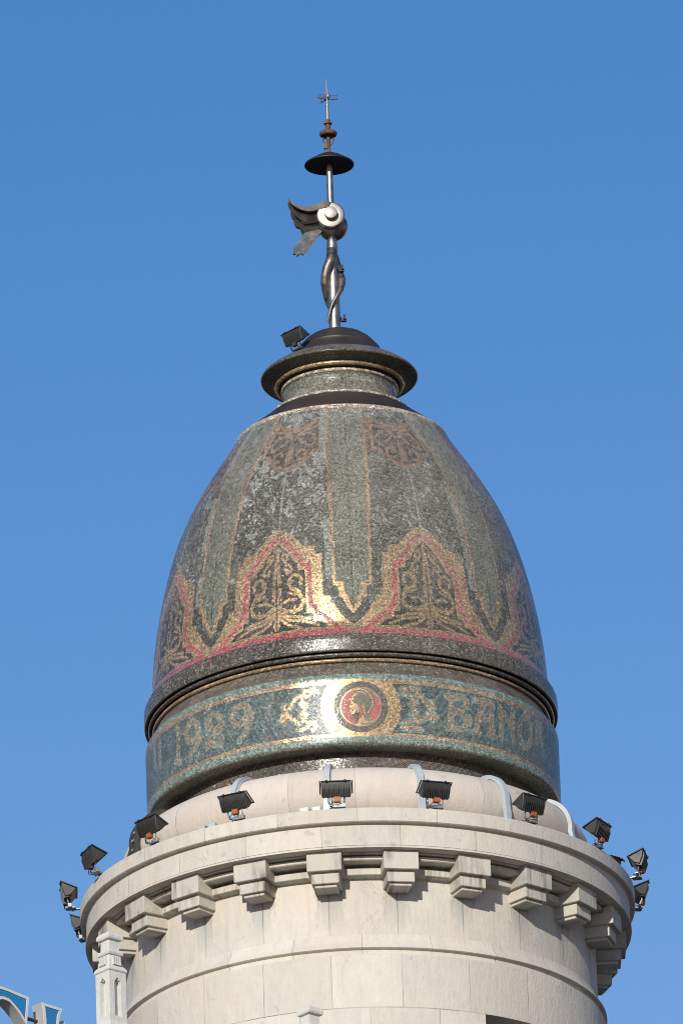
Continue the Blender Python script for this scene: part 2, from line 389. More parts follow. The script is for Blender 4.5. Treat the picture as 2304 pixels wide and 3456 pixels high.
cor = under(lathe('cornice', [(3.15, 51.640), (3.418, 51.634), (3.434, 51.640), (3.434, 51.662), (3.430, 51.666), (3.404, 51.667), (3.404, 51.674), (3.419, 51.676), (3.419, 51.940), (3.428, 51.952), (3.478, 51.957), (3.493, 51.968), (3.493, 52.128), (3.482, 52.143), (2.84, 52.150)],
    M['stone'], None, n, v=None, phases=[9.4] * 9 + [.6] * 6))
for q in range(22):
    deg = 9.6 + q * 360 / 22
    bm = bmesh.new()
    for (w, r1, za, zb) in ((.435, 3.350, 51.392, 51.645), (.345, 3.285, 51.246, 51.396), (.275, 3.240, 51.205, 51.250)):
        vv = add_box(bm, Vector((0, -(2.85 + r1) / 2, (za + zb) / 2)), (w, r1 - 2.85, zb - za))
    bevel(bm, .006, 1)
    bmesh.ops.rotate(bm, verts=bm.verts, cent=(0, 0, 0), matrix=Matrix.Rotation(R(deg), 3, 'Z'))
    o = obj('bracket', bm, M['frieze'], None, 20); o.data.uv_layers.new(name='UVMap')
    for l in o.data.loops:
        co = o.data.vertices[l.vertex_index].co
        o.data.uv_layers[0].data[l.index].uv = ((math.degrees(math.atan2(co.x, -co.y)) - deg + 3 + q * 16.3636) / 16.3636, .35 + .04 * co.z % .1)
    under(o)
tor = [(2.58 + .385 * math.cos(a), 52.6 + .385 * math.sin(a)) for a in np.linspace(-1.35, 1.65, 30)]
under(lathe('roll_moulding', [(2.80, 52.148), (2.80, 52.235)] + tor + [(2.38, 52.975)], M['roll'], None, n, .4))

# ---- mosaic colours (linear): rgb + share of gold leaf
PAL = dict(field=(.025, .030, .023, 0), tongue=(.083, .093, .066, 0), bronze=(.165, .098, .06, .1), pale=(.235, .27, .245, 0), black=(.020, .017, .015, 0), brown=(.085, .055, .036, 0),
           gold=(.56, .345, .15, .9), dull=(.335, .212, .115, .25), umber=(.25, .145, .075, .2), red=(.29, .058, .062, 0), teal=(.011, .052, .060, 0), sea=(.11, .19, .165, 0),
           dark=(.032, .025, .019, 0), scarlet=(.40, .055, .052, 0), chalk=(.46, .41, .34, 0), mortar=(.205, .222, .195, 0), gutter=(.155, .175, .15, 0))
def coarse(rg, shape, k):
    """random numbers that stay the same over k lattice cells (one tessera)"""
    g = rg.random((int(shape[0] / k) + 2, int(shape[1] / k) + 2)); i = (np.arange(shape[0]) / k).astype(int); j = np.arange(shape[1]) / k
    off = rg.random(g.shape[0])                                            # courses break joint irregularly
    return g[i[:, None], (j[None] + off[i][:, None]).astype(int)]
def speckle(img, p, seed, keys=('mortar', 'chalk'), vary=.42, k=1.0):
    """tessera-by-tessera variety: pale bedding showing where a piece is lost or sunken, and uneven glass"""
    rg = np.random.default_rng(seed); s = img.shape[:2]
    gold = np.clip(img[..., 3], 0, 1)
    n = (coarse(rg, s, k) + coarse(rg, s, k) - 1.0) * 2.4 * vary * (1 - .55 * gold); img[..., :3] *= np.exp(n)[..., None]
    d = coarse(rg, s, k); m = d < p; a, b = np.array(PAL[keys[0]]), np.array(PAL[keys[1]]); w = coarse(rg, s, k)[..., None] ** 2
    mixc = a * (1 - w) + b * w
    keep = .25 + .5 * coarse(rg, s, k)[..., None]                         # bedding is stained by its neighbours
    img[m] = (img * (1 - keep) + mixc * keep)[m]; img[m, 3] *= .3
    return img
def paint(shape): return np.zeros(shape + (4,), dtype=np.float64)
def fill(img, mask, key): img[mask] = PAL[key]
PAT = json.loads(r'''{"outer":[[-0.39,56.409],[2.09,56.368],[4.15,56.291],[6.16,56.198],[8.29,56.097],[11.47,56.09],[11.57,55.979],[13.58,55.971],[13.85,55.371],[16.04,55.359],[16.1,55.313]],"redline":[[0.05,56.254],[2.27,56.211],[4.31,56.104],[5.99,55.987],[7.41,55.935],[7.53,55.838],[9.83,55.817],[10.36,55.243],[11.68,55.229],[11.98,55.131],[13.55,55.113],[16.23,54.996]],"panel":[[0.14,56.178],[2.4,56.081],[4.21,55.963],[4.82,55.89],[6.32,55.871],[6.44,55.766],[8.56,55.754],[8.9,55.15],[10.84,55.137],[10.98,55.049],[13.5,55.021],[15.03,54.935],[7.69,54.944],[0.12,54.926]],"polys":[[[-0.02,56.153],[1.34,56.067],[0.45,56.078],[0.59,55.937],[1.46,55.619],[0.3,55.551]],[[0.35,55.542],[1.67,55.541],[1.31,55.488],[1.51,55.444],[0.86,55.411],[1.6,55.393],[1.61,55.359],[0.67,55.362],[0.67,55.236],[0.2,55.24]],[[0.2,55.215],[0.67,55.207],[0.83,55.085],[1.18,55.008],[0.19,54.939]],[[0.86,55.293],[1.98,55.344],[3.64,55.383],[6.37,55.365],[5.64,55.332],[3.82,55.34],[2.34,55.308]],[[5.63,55.286],[6.06,55.2],[4.52,55.176],[4.89,55.224]]],"strokes":[[0.03,[[3.09,55.936],[2.75,56.009],[1.67,56.025],[1.44,55.966],[2.54,55.896],[4.09,55.833],[4.58,55.778],[3.75,55.745],[2.71,55.765],[2.6,55.8]]],[0.034,[[7.2,55.564],[7.47,55.631],[6.55,55.692],[5.07,55.702],[3.88,55.653],[3.71,55.578],[4.37,55.522],[5.65,55.48]]],[0.022,[[4.54,55.598],[4.72,55.631],[4.16,55.634]]],[0.022,[[5.1,55.517],[7.1,55.462]]],[0.022,[[5.65,55.429],[6.56,55.508]]],[0.042,[[5.65,55.471],[7.46,55.401],[8.06,55.305],[7.24,55.226],[5.42,55.187],[3.07,55.206],[0.67,55.27]]],[0.022,[[3.64,55.467],[5.47,55.422]]],[0.03,[[0.67,55.22],[3.6,55.132],[6.3,55.115],[9.84,55.071]]],[0.03,[[0.66,55.186],[3.58,55.082],[8.06,55.047],[12.25,54.968]]],[0.03,[[0.66,55.153],[2.3,55.058],[4.46,54.994],[7.68,54.948]]]],"t_out":[[5.59,55.534],[5.64,55.499],[4.18,55.492],[4.03,55.331],[3.01,55.317],[1.92,55.214],[0.17,55.106]],"t_in":[[4.11,55.562],[4.11,55.559],[2.5,55.555],[2.34,55.38],[1.61,55.367],[1.11,55.284],[0.24,55.195]],"g_in":[[8.55,55.37],[6.94,55.361],[6.71,55.27],[5.69,55.263],[4.13,55.131],[2.34,55.036],[0.06,54.955]],"g_out":[[10.81,55.174],[8.18,55.162],[5.17,55.009],[2.76,54.893],[0.07,54.813]],"t_w":[[6.72,57.522],[4.85,56.615],[5.08,56.021],[5.59,55.534]],"m_out":[[0.48,57.291],[5.27,57.351],[8.39,57.467],[9.84,57.577],[12.54,57.574],[12.51,58.056],[13.96,58.219]],"m_in":[[0.11,57.369],[4.1,57.425],[7.12,57.513],[8.78,57.622],[11.46,57.649],[11.38,57.998]],"m_s":[[[0.4,57.442],[-0.47,57.801]],[[0.7,57.853],[3.27,57.937],[7.48,57.933],[10.06,57.797],[8.56,57.683],[4.81,57.765],[2.87,57.838]],[[3.03,57.559],[3.96,57.651],[6.49,57.615],[6.5,57.497],[3.89,57.475]],[[1.74,57.927],[5.51,58.006],[11.69,58.059]],[[1.51,58.03],[6.58,58.103],[12.94,58.18]]],"txt":[[[-56.86,54.047],[-56.14,54.02],[-56.41,53.602]],[[-57.67,53.613],[-55.09,53.574]],[[-46.67,53.849],[-47.41,53.973],[-48.89,54.034],[-51.31,54.012],[-52.63,53.918],[-51.79,53.809],[-49.92,53.773],[-47.57,53.797],[-46.64,53.881],[-46.86,53.755],[-48.46,53.664],[-50.89,53.601]],[[-43.34,53.918],[-42.34,54.01],[-40.08,54.014],[-38.19,53.934],[-38.27,53.837],[-40.7,53.811],[-42.92,53.864],[-43.81,53.916]],[[-38.25,53.853],[-39.19,53.768],[-42.61,53.69],[-43.37,53.611]],[[-43.34,53.643],[-38.68,53.592],[-38.18,53.675]],[[-28.23,53.825],[-29.08,53.962],[-30.96,54.03],[-33.36,54.007],[-34.87,53.895],[-33.53,53.791],[-31.55,53.777],[-29.91,53.874]],[[-30.2,54.014],[-28.4,53.85],[-29.65,53.709],[-30.88,53.617],[-32.5,53.561]],[[-71.93,54.114],[-71.43,53.78]],[[-67.39,54.038],[-67.45,53.713]],[[28.77,54.042],[28.21,53.607]],[[27.35,54.018],[32.74,54.042],[33.76,53.944],[31.46,53.842],[28.93,53.816]],[[31.09,53.839],[34.14,53.758],[32.72,53.625],[27.33,53.593]],[[40.06,54.04],[37.04,53.798],[36.47,53.611]],[[36.11,54.033],[38.87,54.051],[42.56,54.05],[41.88,53.815],[41.86,53.602]],[[37.43,53.802],[41.89,53.823]],[[35.69,53.596],[37.23,53.603]],[[40.83,53.607],[42.92,53.613]],[[45.57,54.037],[45.77,53.827],[45.52,53.611]],[[45.57,54.037],[47.71,53.925],[50.41,53.806]],[[50.75,54.068],[50.16,53.803],[50.65,53.611]],[[56.55,54.068],[54.19,53.96],[53.41,53.783],[54.27,53.642],[56.45,53.625],[58.65,53.731],[59.58,53.927],[58.87,54.054],[56.55,54.068]],[[63.4,54.043],[62.23,53.782]],[[64.16,54.07],[66.77,54.048],[63.89,53.929],[66.71,53.834]]],"orn":[[[-9.85,54.079],[-10.56,54.018],[-12.96,53.974],[-13.69,53.905],[-13.06,53.837],[-12.03,53.855],[-12.51,53.898]],[[-9.52,54.061],[-12.56,54.06],[-12.94,54.014]],[[-12.94,54.006],[-15.36,53.972],[-16.82,53.86],[-18.05,53.844],[-18.73,53.881],[-18.19,53.902]],[[-17.91,53.795],[-18.98,53.77],[-19.37,53.716],[-18.34,53.685],[-17.96,53.722]],[[-17.92,53.787],[-16.23,53.711],[-14.22,53.634]],[[-12.47,53.713],[-11.93,53.75],[-13.09,53.789],[-13.81,53.744],[-13.18,53.66],[-10.16,53.628],[-9.35,53.584],[-10.56,53.534]],[[-10.84,53.616],[-12.91,53.562],[-14.63,53.548]]],"orn2":[[[18.97,54.071],[16.05,54.068],[14.43,54.048],[14.39,53.995],[15.98,53.977],[17.57,53.945],[18.17,53.886],[17.16,53.837],[16.54,53.865]],[[18.6,54.009],[20.19,53.955],[21.77,53.857],[23.09,53.841],[23.14,53.894],[22.48,53.906]],[[16.76,53.738],[17.75,53.764],[18.53,53.721],[17.66,53.642],[15.38,53.62],[14.07,53.571],[14.36,53.534],[16.93,53.549],[19.36,53.528]],[[18.29,53.63],[20.3,53.676],[22.03,53.767]],[[22.69,53.755],[24.01,53.732],[23.29,53.668],[22.3,53.693]]],"med":{"helm":[[-0.121,0.12],[-0.088,0.165],[-0.038,0.187],[0.013,0.187],[0.079,0.165],[0.13,0.111],[0.146,0.04],[0.121,-0.031],[0.088,-0.084],[0.096,-0.138],[0.113,-0.173],[0.155,-0.191],[0.079,-0.2],[0.046,-0.156],[0.029,-0.084],[0.021,-0.013],[-0.004,0.004],[-0.038,0.04],[-0.088,0.049],[-0.13,0.093]],"crest":[[-0.084,0.227],[0.004,0.24],[0.088,0.2],[0.142,0.12],[0.15,0.031],[0.113,-0.031],[0.084,-0.084]],"crest2":[[-0.038,0.202],[0.013,0.198],[0.067,0.169]],"brow":[[-0.105,0.129],[-0.054,0.169]],"vis":[[-0.138,0.105],[-0.092,0.102]],"face":[[-0.13,0.102],[-0.113,0.058],[-0.146,0.004],[-0.13,-0.018],[-0.138,-0.049],[-0.121,-0.093],[-0.088,-0.102],[-0.046,-0.031],[-0.038,0.031],[-0.088,0.049]],"beard":[[-0.121,-0.098],[-0.046,-0.04],[-0.021,-0.084],[-0.038,-0.173],[-0.063,-0.227],[-0.079,-0.156]],"neck":[[0.021,-0.111],[-0.021,-0.165],[-0.046,-0.245],[0.046,-0.2],[0.029,-0.138]],"bust":[[-0.096,-0.24],[-0.038,-0.253],[0.046,-0.255],[0.13,-0.227],[0.167,-0.173],[0.088,-0.191],[0.013,-0.209]],"cheek":[[0.004,0.044]],"strap":[[0.033,0.004],[0.038,-0.076],[0.063,-0.12]],"strap2":[[-0.021,0.004],[-0.046,-0.076]]}}''')
TC = 1.8                                               # the tongue that points at the medallion
def dome_colour(T, Z, RR):
    rg = np.random.default_rng(3); img = paint(T.shape)
    a = (T - TC + 22.5) % 45.0 - 22.5; A = np.abs(a); P = 22.5 - A; k = RR * math.pi / 180
    fill(img, np.ones(T.shape, bool), 'field')
    rz = np.interp(Z[:, 0], [54.8, 55.5, 56, 56.6, 57.2, 57.8, 58.4], [2.5, 2.47, 2.39, 2.27, 2.05, 1.73, 1.35])[:, None]
    # arches: gold field, red line, black panel with scrolls
    outer = PAT['outer']; gin = [[22.5 - x, z] for x, z in PAT['g_in']]; gout = [[22.5 - x, z] for x, z in PAT['g_out']]
    G = [[0, 56.42]] + outer + gin[2:] + [[22.5, 54.955], [22.5, 54.88], [0, 54.88]]
    g = inpoly(P, Z, G); fill(img, g, 'gold')
    rl = PAT['redline'] + [[17.3, 54.965], [19.5, 54.875], [21.5, 54.80]]
    fill(img, linedist(P, Z, rl, 2.45 * math.pi / 180) < .027, 'red')
    fill(img, (Z < 54.895) & (Z > 54.800), 'red')
    V = gin[2:] + [[22.5, 54.955], [22.5, 54.800]] + gout[::-1]
    fill(img, inpoly(P, Z, V), 'gold')
    pan = [[0, 56.18]] + PAT['panel'] + [[0, 54.926]]
    fill(img, inpoly(P, Z, pan), 'black')
    orn = np.zeros(T.shape, bool)
    for p in PAT['polys']: orn |= inpoly(P, Z, [[max(x, -.2), z] for x, z in p])
    for w, p in PAT['strokes']: orn |= linedist(P, Z, p, 2.43 * math.pi / 180) < w / 2 + .004
    orn |= (P * k < .020) & (Z < 56.05) & (Z > 55.80)
    fill(img, orn & (Z < 56.16), 'gold')
    # the tongue between two arches
    Wz = np.interp(Z, [55.49, 56.02, 56.6, 57.5, 58.3], [5.75, 6.0, 6.55, 7.8, 9.6])
    tout = inpoly(A, Z, [[0, 55.106]] + [[x, z] for x, z in PAT['t_out'][::-1]] + [[0, 55.534]]) | ((A < Wz) & (Z >= 55.50))
    tin = inpoly(A, Z, [[0, 55.195]] + [[x, z] for x, z in PAT['t_in'][::-1]] + [[0, 55.562]]) | ((A < Wz - .042 / k) & (Z >= 55.555))
    fill(img, tout, 'dull'); fill(img, tout & (Z < 55.9), 'gold'); fill(img, tout & (Z > 57.0), 'umber')  # darker sky reflection painted into the upper border gold
    fill(img, tin, 'tongue'); fill(img, tin & (A * k < .010), 'field')
    # hanging cartouche under the collar
    rim = PAT['m_out'][:6] + [[12.6, 58.10], [14.2, 58.25], [10.5, 58.20], [5, 58.08], [0, 58.03]]
    fill(img, inpoly(P, Z, [[0, 57.285]] + rim), 'bronze')
    inn = PAT['m_in'][:5] + [[11.4, 58.06], [8.5, 58.09], [4.5, 58.0], [0, 57.96]]
    fill(img, inpoly(P, Z, [[0, 57.36]] + inn), 'black')
    fill(img, inpoly(P, Z, [[0, 57.40]] + [[x * .93, 57.36 + (z - 57.36) * .97 + .035] for x, z in inn[:5]] + [[10.5, 58.0], [8.0, 58.03], [4.5, 57.95], [0, 57.92]]), 'black')
    mo = np.zeros(T.shape, bool)
    for p in PAT['m_s']: mo |= linedist(P, Z, p, 1.85 * math.pi / 180) < .021
    mo |= inpoly(P, Z, [[0, 57.40], [1.6, 57.50], [.9, 57.72], [0, 57.8]])
    fill(img, mo & (Z > 57.36), 'bronze')
    vb = (np.abs(A - (Wz + .30 / k * 0 + 2.6)) * k < .014) & (Z > 57.60) & (Z < 58.2); fill(img, vb, 'umber')
    # bottom lip: dark courses with a few pale squares, pale ring at the top
    fill(img, Z < 54.800, 'dark')
    lip = (Z < 54.795) & (Z > 54.60)
    sq = np.zeros(T.shape, bool)
    for c, w, key in ((-13.2, .055, 'brown'), (-.6, .045, 'mortar'), (14.5, .02, 'mortar'), (30.5, .025, 'mortar'), (-43.0, .10, 'brown'), (-62, .08, 'brown')):
        m = lip & (np.abs(T - c) * k < w) & (np.abs(Z - 54.70) < min(w, .05)); fill(img, m, key)
        fill(img, m & (np.abs(T - c) * k < w * .5) & (np.abs(Z - 54.70) < min(w, .05) * .5), 'dark')
    # patchy leaf wear, gold painted duller away from the sun's highlight; weather: lost tesserae on the left, pale gutters
    n1 = fray(T.shape, (7, 40), 5); n2 = fray(T.shape, (34, 120), 9); n3 = fray(T.shape, (120, 420), 11, 2)
    wear_dim = np.clip(np.interp(Z, [55.0, 55.6, 56.1], [0, .35, .85]) + (n1 - .5) * .9 + np.interp(T, [-50, -38, -20, 6, 16, 60], [1.1, .75, .12, .0, .55, 1.0]), 0, 1)[..., None]
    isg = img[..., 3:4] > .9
    dull = np.array(PAL['dull']); img = np.where(isg, img * (1 - wear_dim * .92) + dull * wear_dim * .92, img)
    far_dim = np.interp(np.abs(T + 2), [42, 54], [0, .82])[..., None] * isg; img = img * (1 - far_dim) + np.array([.070, .052, .036, .05]) * far_dim  # far gold painted nearly black, outside the sun's highlight
    lossw = np.interp(Z, [55.9, 56.4, 57.2, 58.0], [0, .5, 1, .7]) * np.where((T < TC - 3) & (T > -44), 1.0, .30)
    isf = (img[..., 0] < .05) & (Z > 55.7) & ~inpoly(P, Z, [[0, 57.285]] + rim)
    near = inpoly(P, Z, [[0, 57.12], [5, 57.20], [10, 57.33], [15, 57.45], [16, 58.3], [0, 58.3]]) & (T < TC) & (T > -44)
    lossw = np.where(near, lossw + .55, lossw)
    hole = isf & (n2 * .55 + n3 * .45 > .70 - .17 * lossw); fill(img, hole, 'mortar')
    gut = ((np.abs(a + Wz + 1.0) * k < .028 + .03 * n3) & (Z > 55.6) & (n1 > .40)) | ((P * k < .016 * (n3 + .4)) & (Z > 56.4) & (Z < 57.3))
    fill(img, gut & ~tin, 'gutter')
    cap = (Z > 58.18) & (n3 > .55) & (n2 > .45); fill(img, cap, 'mortar')
    sp = (rg.random(T.shape) > .9985) & (Z > 54.9); fill(img, sp, 'chalk')
    grime = np.interp(n1, [.3, .7], [.82, 1.15])[..., None]; img[..., :3] *= grime
    quiet = inpoly(P, Z, [[0, 57.285]] + rim) | tout & ~tin
    p = np.interp(Z, [54.9, 55.6, 56.4, 58.3], [.10, .20, .34, .42]) * np.interp(T, [-60, -22, 5, 35, 70], [.8, .75, 1.0, 1.25, 1.1]) * np.interp(n2, [.3, .7], [.6, 1.4])
    p = np.where(quiet, p * .22, p); p = np.where(img[..., 3] > .2, np.maximum(p, .16), p); p = np.where(Z < 54.80, .22, p)
    p = np.where(inpoly(P, Z, pan) & (Z < 56.2), p * .35, p); p = np.where(img[..., 0] > .2, p * .85, p)
    img = speckle(img, p, 77, k=1.3)
    tintw = np.clip((T - 5) / 60, 0, 1)[..., None] * .35            # browner soot film towards the east side
    img[..., :3] = img[..., :3] * (1 - tintw) + (img[..., :3] * .8 + np.array([.055, .043, .033]) * .55) * tintw
    return img
zs = [54.7681, 55.4063, 56.0444, 56.6825, 57.3206, 57.9587, 58.5968]; rs = [2.5224, 2.4831, 2.3891, 2.2362, 1.9956, 1.6316, 1.2116]
def spline(xk, yk, x):
    xk = np.asarray(xk); yk = np.asarray(yk); m = len(xk); h = np.diff(xk); A = np.zeros((m, m)); b = np.zeros(m); A[0, 0] = A[-1, -1] = 1
    for i in range(1, m - 1):
        A[i, i - 1] = h[i - 1]; A[i, i] = 2 * (h[i - 1] + h[i]); A[i, i + 1] = h[i]; b[i] = 6 * ((yk[i + 1] - yk[i]) / h[i] - (yk[i] - yk[i - 1]) / h[i - 1])
    s = np.linalg.solve(A, b); i = np.clip(np.searchsorted(xk, x) - 1, 0, m - 2); d = x - xk[i]; e = xk[i + 1] - x
    return s[i] * e ** 3 / 6 / h[i] + s[i + 1] * d ** 3 / 6 / h[i] + (yk[i] / h[i] - s[i] * h[i] / 6) * e + (yk[i + 1] / h[i] - s[i + 1] * h[i] / 6) * d
dz = np.linspace(55.0, 58.362, 60)
prof = [(2.56, 54.585), (2.60, 54.560), (2.617, 54.566), (2.622, 54.580), (2.622, 54.735), (2.614, 54.772), (2.585, 54.825), (2.55, 54.885), (2.525, 54.94)] + list(zip(spline(zs, rs, dz), dz))
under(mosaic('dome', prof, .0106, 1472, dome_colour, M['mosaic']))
# rings under the dome's lip
def ring_colour(key, key2=None, seed=1):
    def f(T, Z, RR):
        img = paint(T.shape); fill(img, np.ones(T.shape, bool), key); n1 = fray(T.shape, (2, 90), seed)
        if key2: fill(img, n1 > .62, key2)
        img[..., :3] *= np.interp(n1, [.2, .8], [.7, 1.3])[..., None]; return speckle(img, .18 + 0 * T, seed + 200)
    return f
arc = lambda c, z, r, a0, a1, m=9: [(c + r * math.cos(R(t)), z + r * math.sin(R(t))) for t in np.linspace(a0, a1, m)]
under(mosaic('bead', arc(2.545, 54.536, .030, -95, 110), .010, 900, ring_colour('dark', 'black', 4), M['mosaic']))
o = under(mosaic('bead', arc(2.500, 54.478, .026, -100, 100), .010, 900, ring_colour('dull', 'umber', 6), M['mosaic'])); o['label'] = 'gilded bead moulding'
# the lettered band
MC, MZ = 2.8, 53.808
def band_colour(T, Z, RR):
    img = paint(T.shape); fill(img, np.ones(T.shape, bool), 'teal'); k = 2.615 * math.pi / 180
    n1 = fray(T.shape, (4, 60), 21); n2 = fray(T.shape, (12, 160), 22); n3 = fray(T.shape, (30, 420), 23, 2)
    letters = np.full(T.shape, 9.0)
    for p in PAT['txt']: letters = np.minimum(letters, linedist(T, Z, p, k))
    orn = np.full(T.shape, 9.0)
    for p in PAT['orn'] + PAT['orn2']: orn = np.minimum(orn, linedist(T, Z, p, k))
    fill(img, n2 * .5 + n3 * .5 > .69, 'sea'); img[..., :3] *= np.interp(n1, [.25, .75], [.7, 1.4])[..., None]
    fill(img, (np.minimum(letters, orn) < .046), 'sea')
    fill(img, letters < .021, 'umber'); fill(img, orn < .021, 'gold'); fill(img, (orn < .021) & (T > 5), 'dull')
    fill(img, (Z > 54.12), 'gold'); fill(img, (Z < 53.46), 'gold')
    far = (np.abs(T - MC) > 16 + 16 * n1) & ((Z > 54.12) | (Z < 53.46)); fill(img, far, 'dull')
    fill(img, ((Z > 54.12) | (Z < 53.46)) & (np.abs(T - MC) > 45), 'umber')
    disc = np.hypot((T - MC) * k, Z - MZ) < .505; fill(img, disc, 'gold'); fill(img, disc & (n3 > .74), 'umber')
    fill(img, Z > 54.175, 'sea'); fill(img, Z < 53.408, 'sea'); fill(img, Z < 53.335, 'tongue')
    fill(img, Z > 54.255, 'dark'); fill(img, (Z > 54.255) & (n3 > .6), 'brown')
    img[..., :3] *= np.interp(n2, [.2, .8], [.8, 1.2])[..., None]
    pq = .17 * np.interp(n2, [.3, .7], [.4, 1.6]); pq = np.where(disc | (letters < .022) | (orn < .022), .06, pq)
    return speckle(img, pq, 78, k=1.2)
bprof = [(2.40, 53.300), (2.50, 53.290), (2.565, 53.296), (2.596, 53.312), (2.612, 53.340), (2.615, 53.372), (2.615, 54.205), (2.609, 54.235), (2.590, 54.268), (2.560, 54.31), (2.522, 54.37), (2.497, 54.42), (2.482, 54.46), (2.48, 54.51)]
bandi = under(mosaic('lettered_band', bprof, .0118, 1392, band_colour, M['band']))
def drum_colour(T, Z, RR):
    img = paint(T.shape); fill(img, np.ones(T.shape, bool), 'dark'); n1 = fray(T.shape, (3, 70), 31); n3 = fray(T.shape, (10, 300), 32, 2)
    img[..., :3] *= np.interp(n1, [.2, .8], [.6, 1.5])[..., None]
    fill(img, (n1 * .6 + n3 * .4 > .735) & (Z < 53.2), 'chalk'); fill(img, Z < 53.082, 'dull'); fill(img, (Z < 53.082) & (np.abs(T - 15) > 28), 'brown'); fill(img, (Z < 53.082) & (n3 > .6), 'umber'); return speckle(img, .20 + 0 * T, 79, ('brown', 'gutter'), .5)
under(mosaic('drum', [(2.405, 52.96), (2.402, 53.078), (2.372, 53.092), (2.366, 53.30), (2.41, 53.302)], .0125, 1152, drum_colour, M['mosaic']))

# ---- the medallion: fine tesserae laid in rings, 4 mm proud of the band
def medallion():
    MD = PAT['med']; nr, nt = 66, 420; r = np.linspace(0, .352, nr + 1); th = np.arange(nt) * 2 * math.pi / nt
    def place(x, z, d):
        a = R(MC) + x / 2.615; rr = 2.619 + d
        return np.stack([rr * np.sin(a), -rr * np.cos(a), MZ + z], -1)
    lift = np.where(r > .340, -.006, 0.0)
    X = r[:, None] * np.sin(th); Zz = r[:, None] * np.cos(th)
    co = place(X, Zz, lift[:, None] * np.ones(nt))
    i, j = np.meshgrid(np.arange(nr), np.arange(nt), indexing='ij'); j2 = (j + 1) % nt
    f = np.stack([i * nt + j, i * nt + j2, (i + 1) * nt + j2, (i + 1) * nt + j], -1).reshape(-1, 4)
    me = bpy.data.meshes.new('medallion'); me.from_pydata(co.reshape(-1, 3).tolist(), [], f.tolist())
    rc = ((r[1:] + r[:-1]) / 2)[:, None] * np.ones(nt); tt = (th + math.pi / nt)[None] * np.ones((nr, 1))
    x, z = rc * np.sin(tt), rc * np.cos(tt)
    img = paint(x.shape); fill(img, np.ones(x.shape, bool), 'black'); fill(img, rc < .262, 'gold'); fill(img, rc < .248, 'scarlet')
    L = lambda key, w: linedist(x, z, MD[key], 1.0) < w
    fill(img, inpoly(x, z, MD['beard']) & (rc < .248), 'black'); fill(img, inpoly(x, z, MD['helm']) & (rc < .248), 'tongue')
    fill(img, L('crest', .022) & (rc < .255), 'black'); fill(img, L('crest', .012) & (rc < .255), 'gold'); fill(img, L('crest2', .009), 'gold')
    fill(img, inpoly(x, z, MD['face']), 'gold'); fill(img, L('brow', .010), 'gold'); fill(img, L('vis', .009), 'gold')
    for px, pz in ((-.118, .028), (-.108, -.052), (-.125, -.02)): fill(img, np.hypot((x - px) / 1.6, z - pz) < .008, 'black')
    fill(img, inpoly(x, z, MD['neck']) & (rc < .25), 'gold'); fill(img, inpoly(x, z, MD['bust']) & (rc < .255), 'gold')
    fill(img, linedist(x, z, [[-.03, -.215], [.05, -.235], [.12, -.215]], 1.0) < .006, 'black')
    fill(img, np.abs(np.hypot(x - MD['cheek'][0][0], z - MD['cheek'][0][1]) - .033) < .007, 'umber'); fill(img, L('strap', .008), 'gold'); fill(img, L('strap2', .007), 'gold')
    # courses of about 12 mm for the joints
    ring = np.floor(rc / .0135); per = np.maximum(6, np.round(2 * math.pi * (ring + .5)))
    uvr = lambda rr, base: np.clip(rr / .0135, base, base + .9999)
    uv = np.empty((nr, nt, 4, 2), dtype=np.float32)
    ra, rb = (r[:-1])[:, None] * np.ones(nt), (r[1:])[:, None] * np.ones(nt)
    ta, tb = th[None] * np.ones((nr, 1)) / (2 * math.pi) * per, (th[None] + 2 * math.pi / nt) * np.ones((nr, 1)) / (2 * math.pi) * per
    uv[..., 0] = np.stack([ta, tb, tb, ta], -1); uv[..., 1] = np.stack([uvr(ra, ring), uvr(ra, ring), uvr(rb, ring), uvr(rb, ring)], -1)
    me.uv_layers.new(name='UVMap').data.foreach_set('uv', uv.ravel())
    at = me.color_attributes.new('Col', 'FLOAT_COLOR', 'CORNER'); at.data.foreach_set('color', np.repeat(img.reshape(-1, 1, 4), 4, 1).astype(np.float32).ravel())
    bm = bmesh.new(); bm.from_mesh(me); bmesh.ops.remove_doubles(bm, verts=[v for v in bm.verts if v.index < nt], dist=1e-5); bmesh.ops.recalc_face_normals(bm, faces=bm.faces[:]); bm.to_mesh(me); bm.free()
    o = obj('medallion', me, M['medal'], None, 40); o.parent = bandi; o['label'] = 'round medallion with a gold helmeted head in profile on red'
    n0 = me.polygons[5000].normal
    if n0.y > 0: me.flip_normals()
medallion()

# ---- dark collar, neck and flaring lid
under(mosaic('pale_ring', [(1.372, 58.356), (1.380, 58.372), (1.362, 58.412), (1.335, 58.425)], .011, 620, ring_colour('chalk', 'dull', 41), M['mosaic']))
under(lathe('collar', [(1.325, 58.420), (1.332, 58.432), (1.20, 58.535), (1.06, 58.645), (.93, 58.752), (.90, 58.775), (.885, 58.78)], M['lead'], None, 120))
under(mosaic('bead', [(.885, 58.776)] + arc(.872, 58.797, .022, -40, 120, 8), .011, 400, ring_colour('chalk', 'tongue', 43), M['mosaic']))
def neck_colour(T, Z, RR):
    img = paint(T.shape); fill(img, np.ones(T.shape, bool), 'tongue'); n1 = fray(T.shape, (4, 24), 51); n3 = fray(T.shape, (14, 120), 52, 2)
    fill(img, n3 > .60, 'field'); fill(img, n1 > .66, 'gutter'); return speckle(img, .34 + 0 * T, 80)
under(mosaic('neck', [(.86, 58.805), (.815, 58.835), (.765, 58.88), (.73, 58.94), (.712, 59.0), (.708, 59.05), (.715, 59.10), (.73, 59.125)], .0115, 380, neck_colour, M['mosaic']))
under(mosaic('bead', arc(.728, 59.150, .026, -110, 95), .010, 380, ring_colour('chalk', 'umber', 44), M['mosaic']))
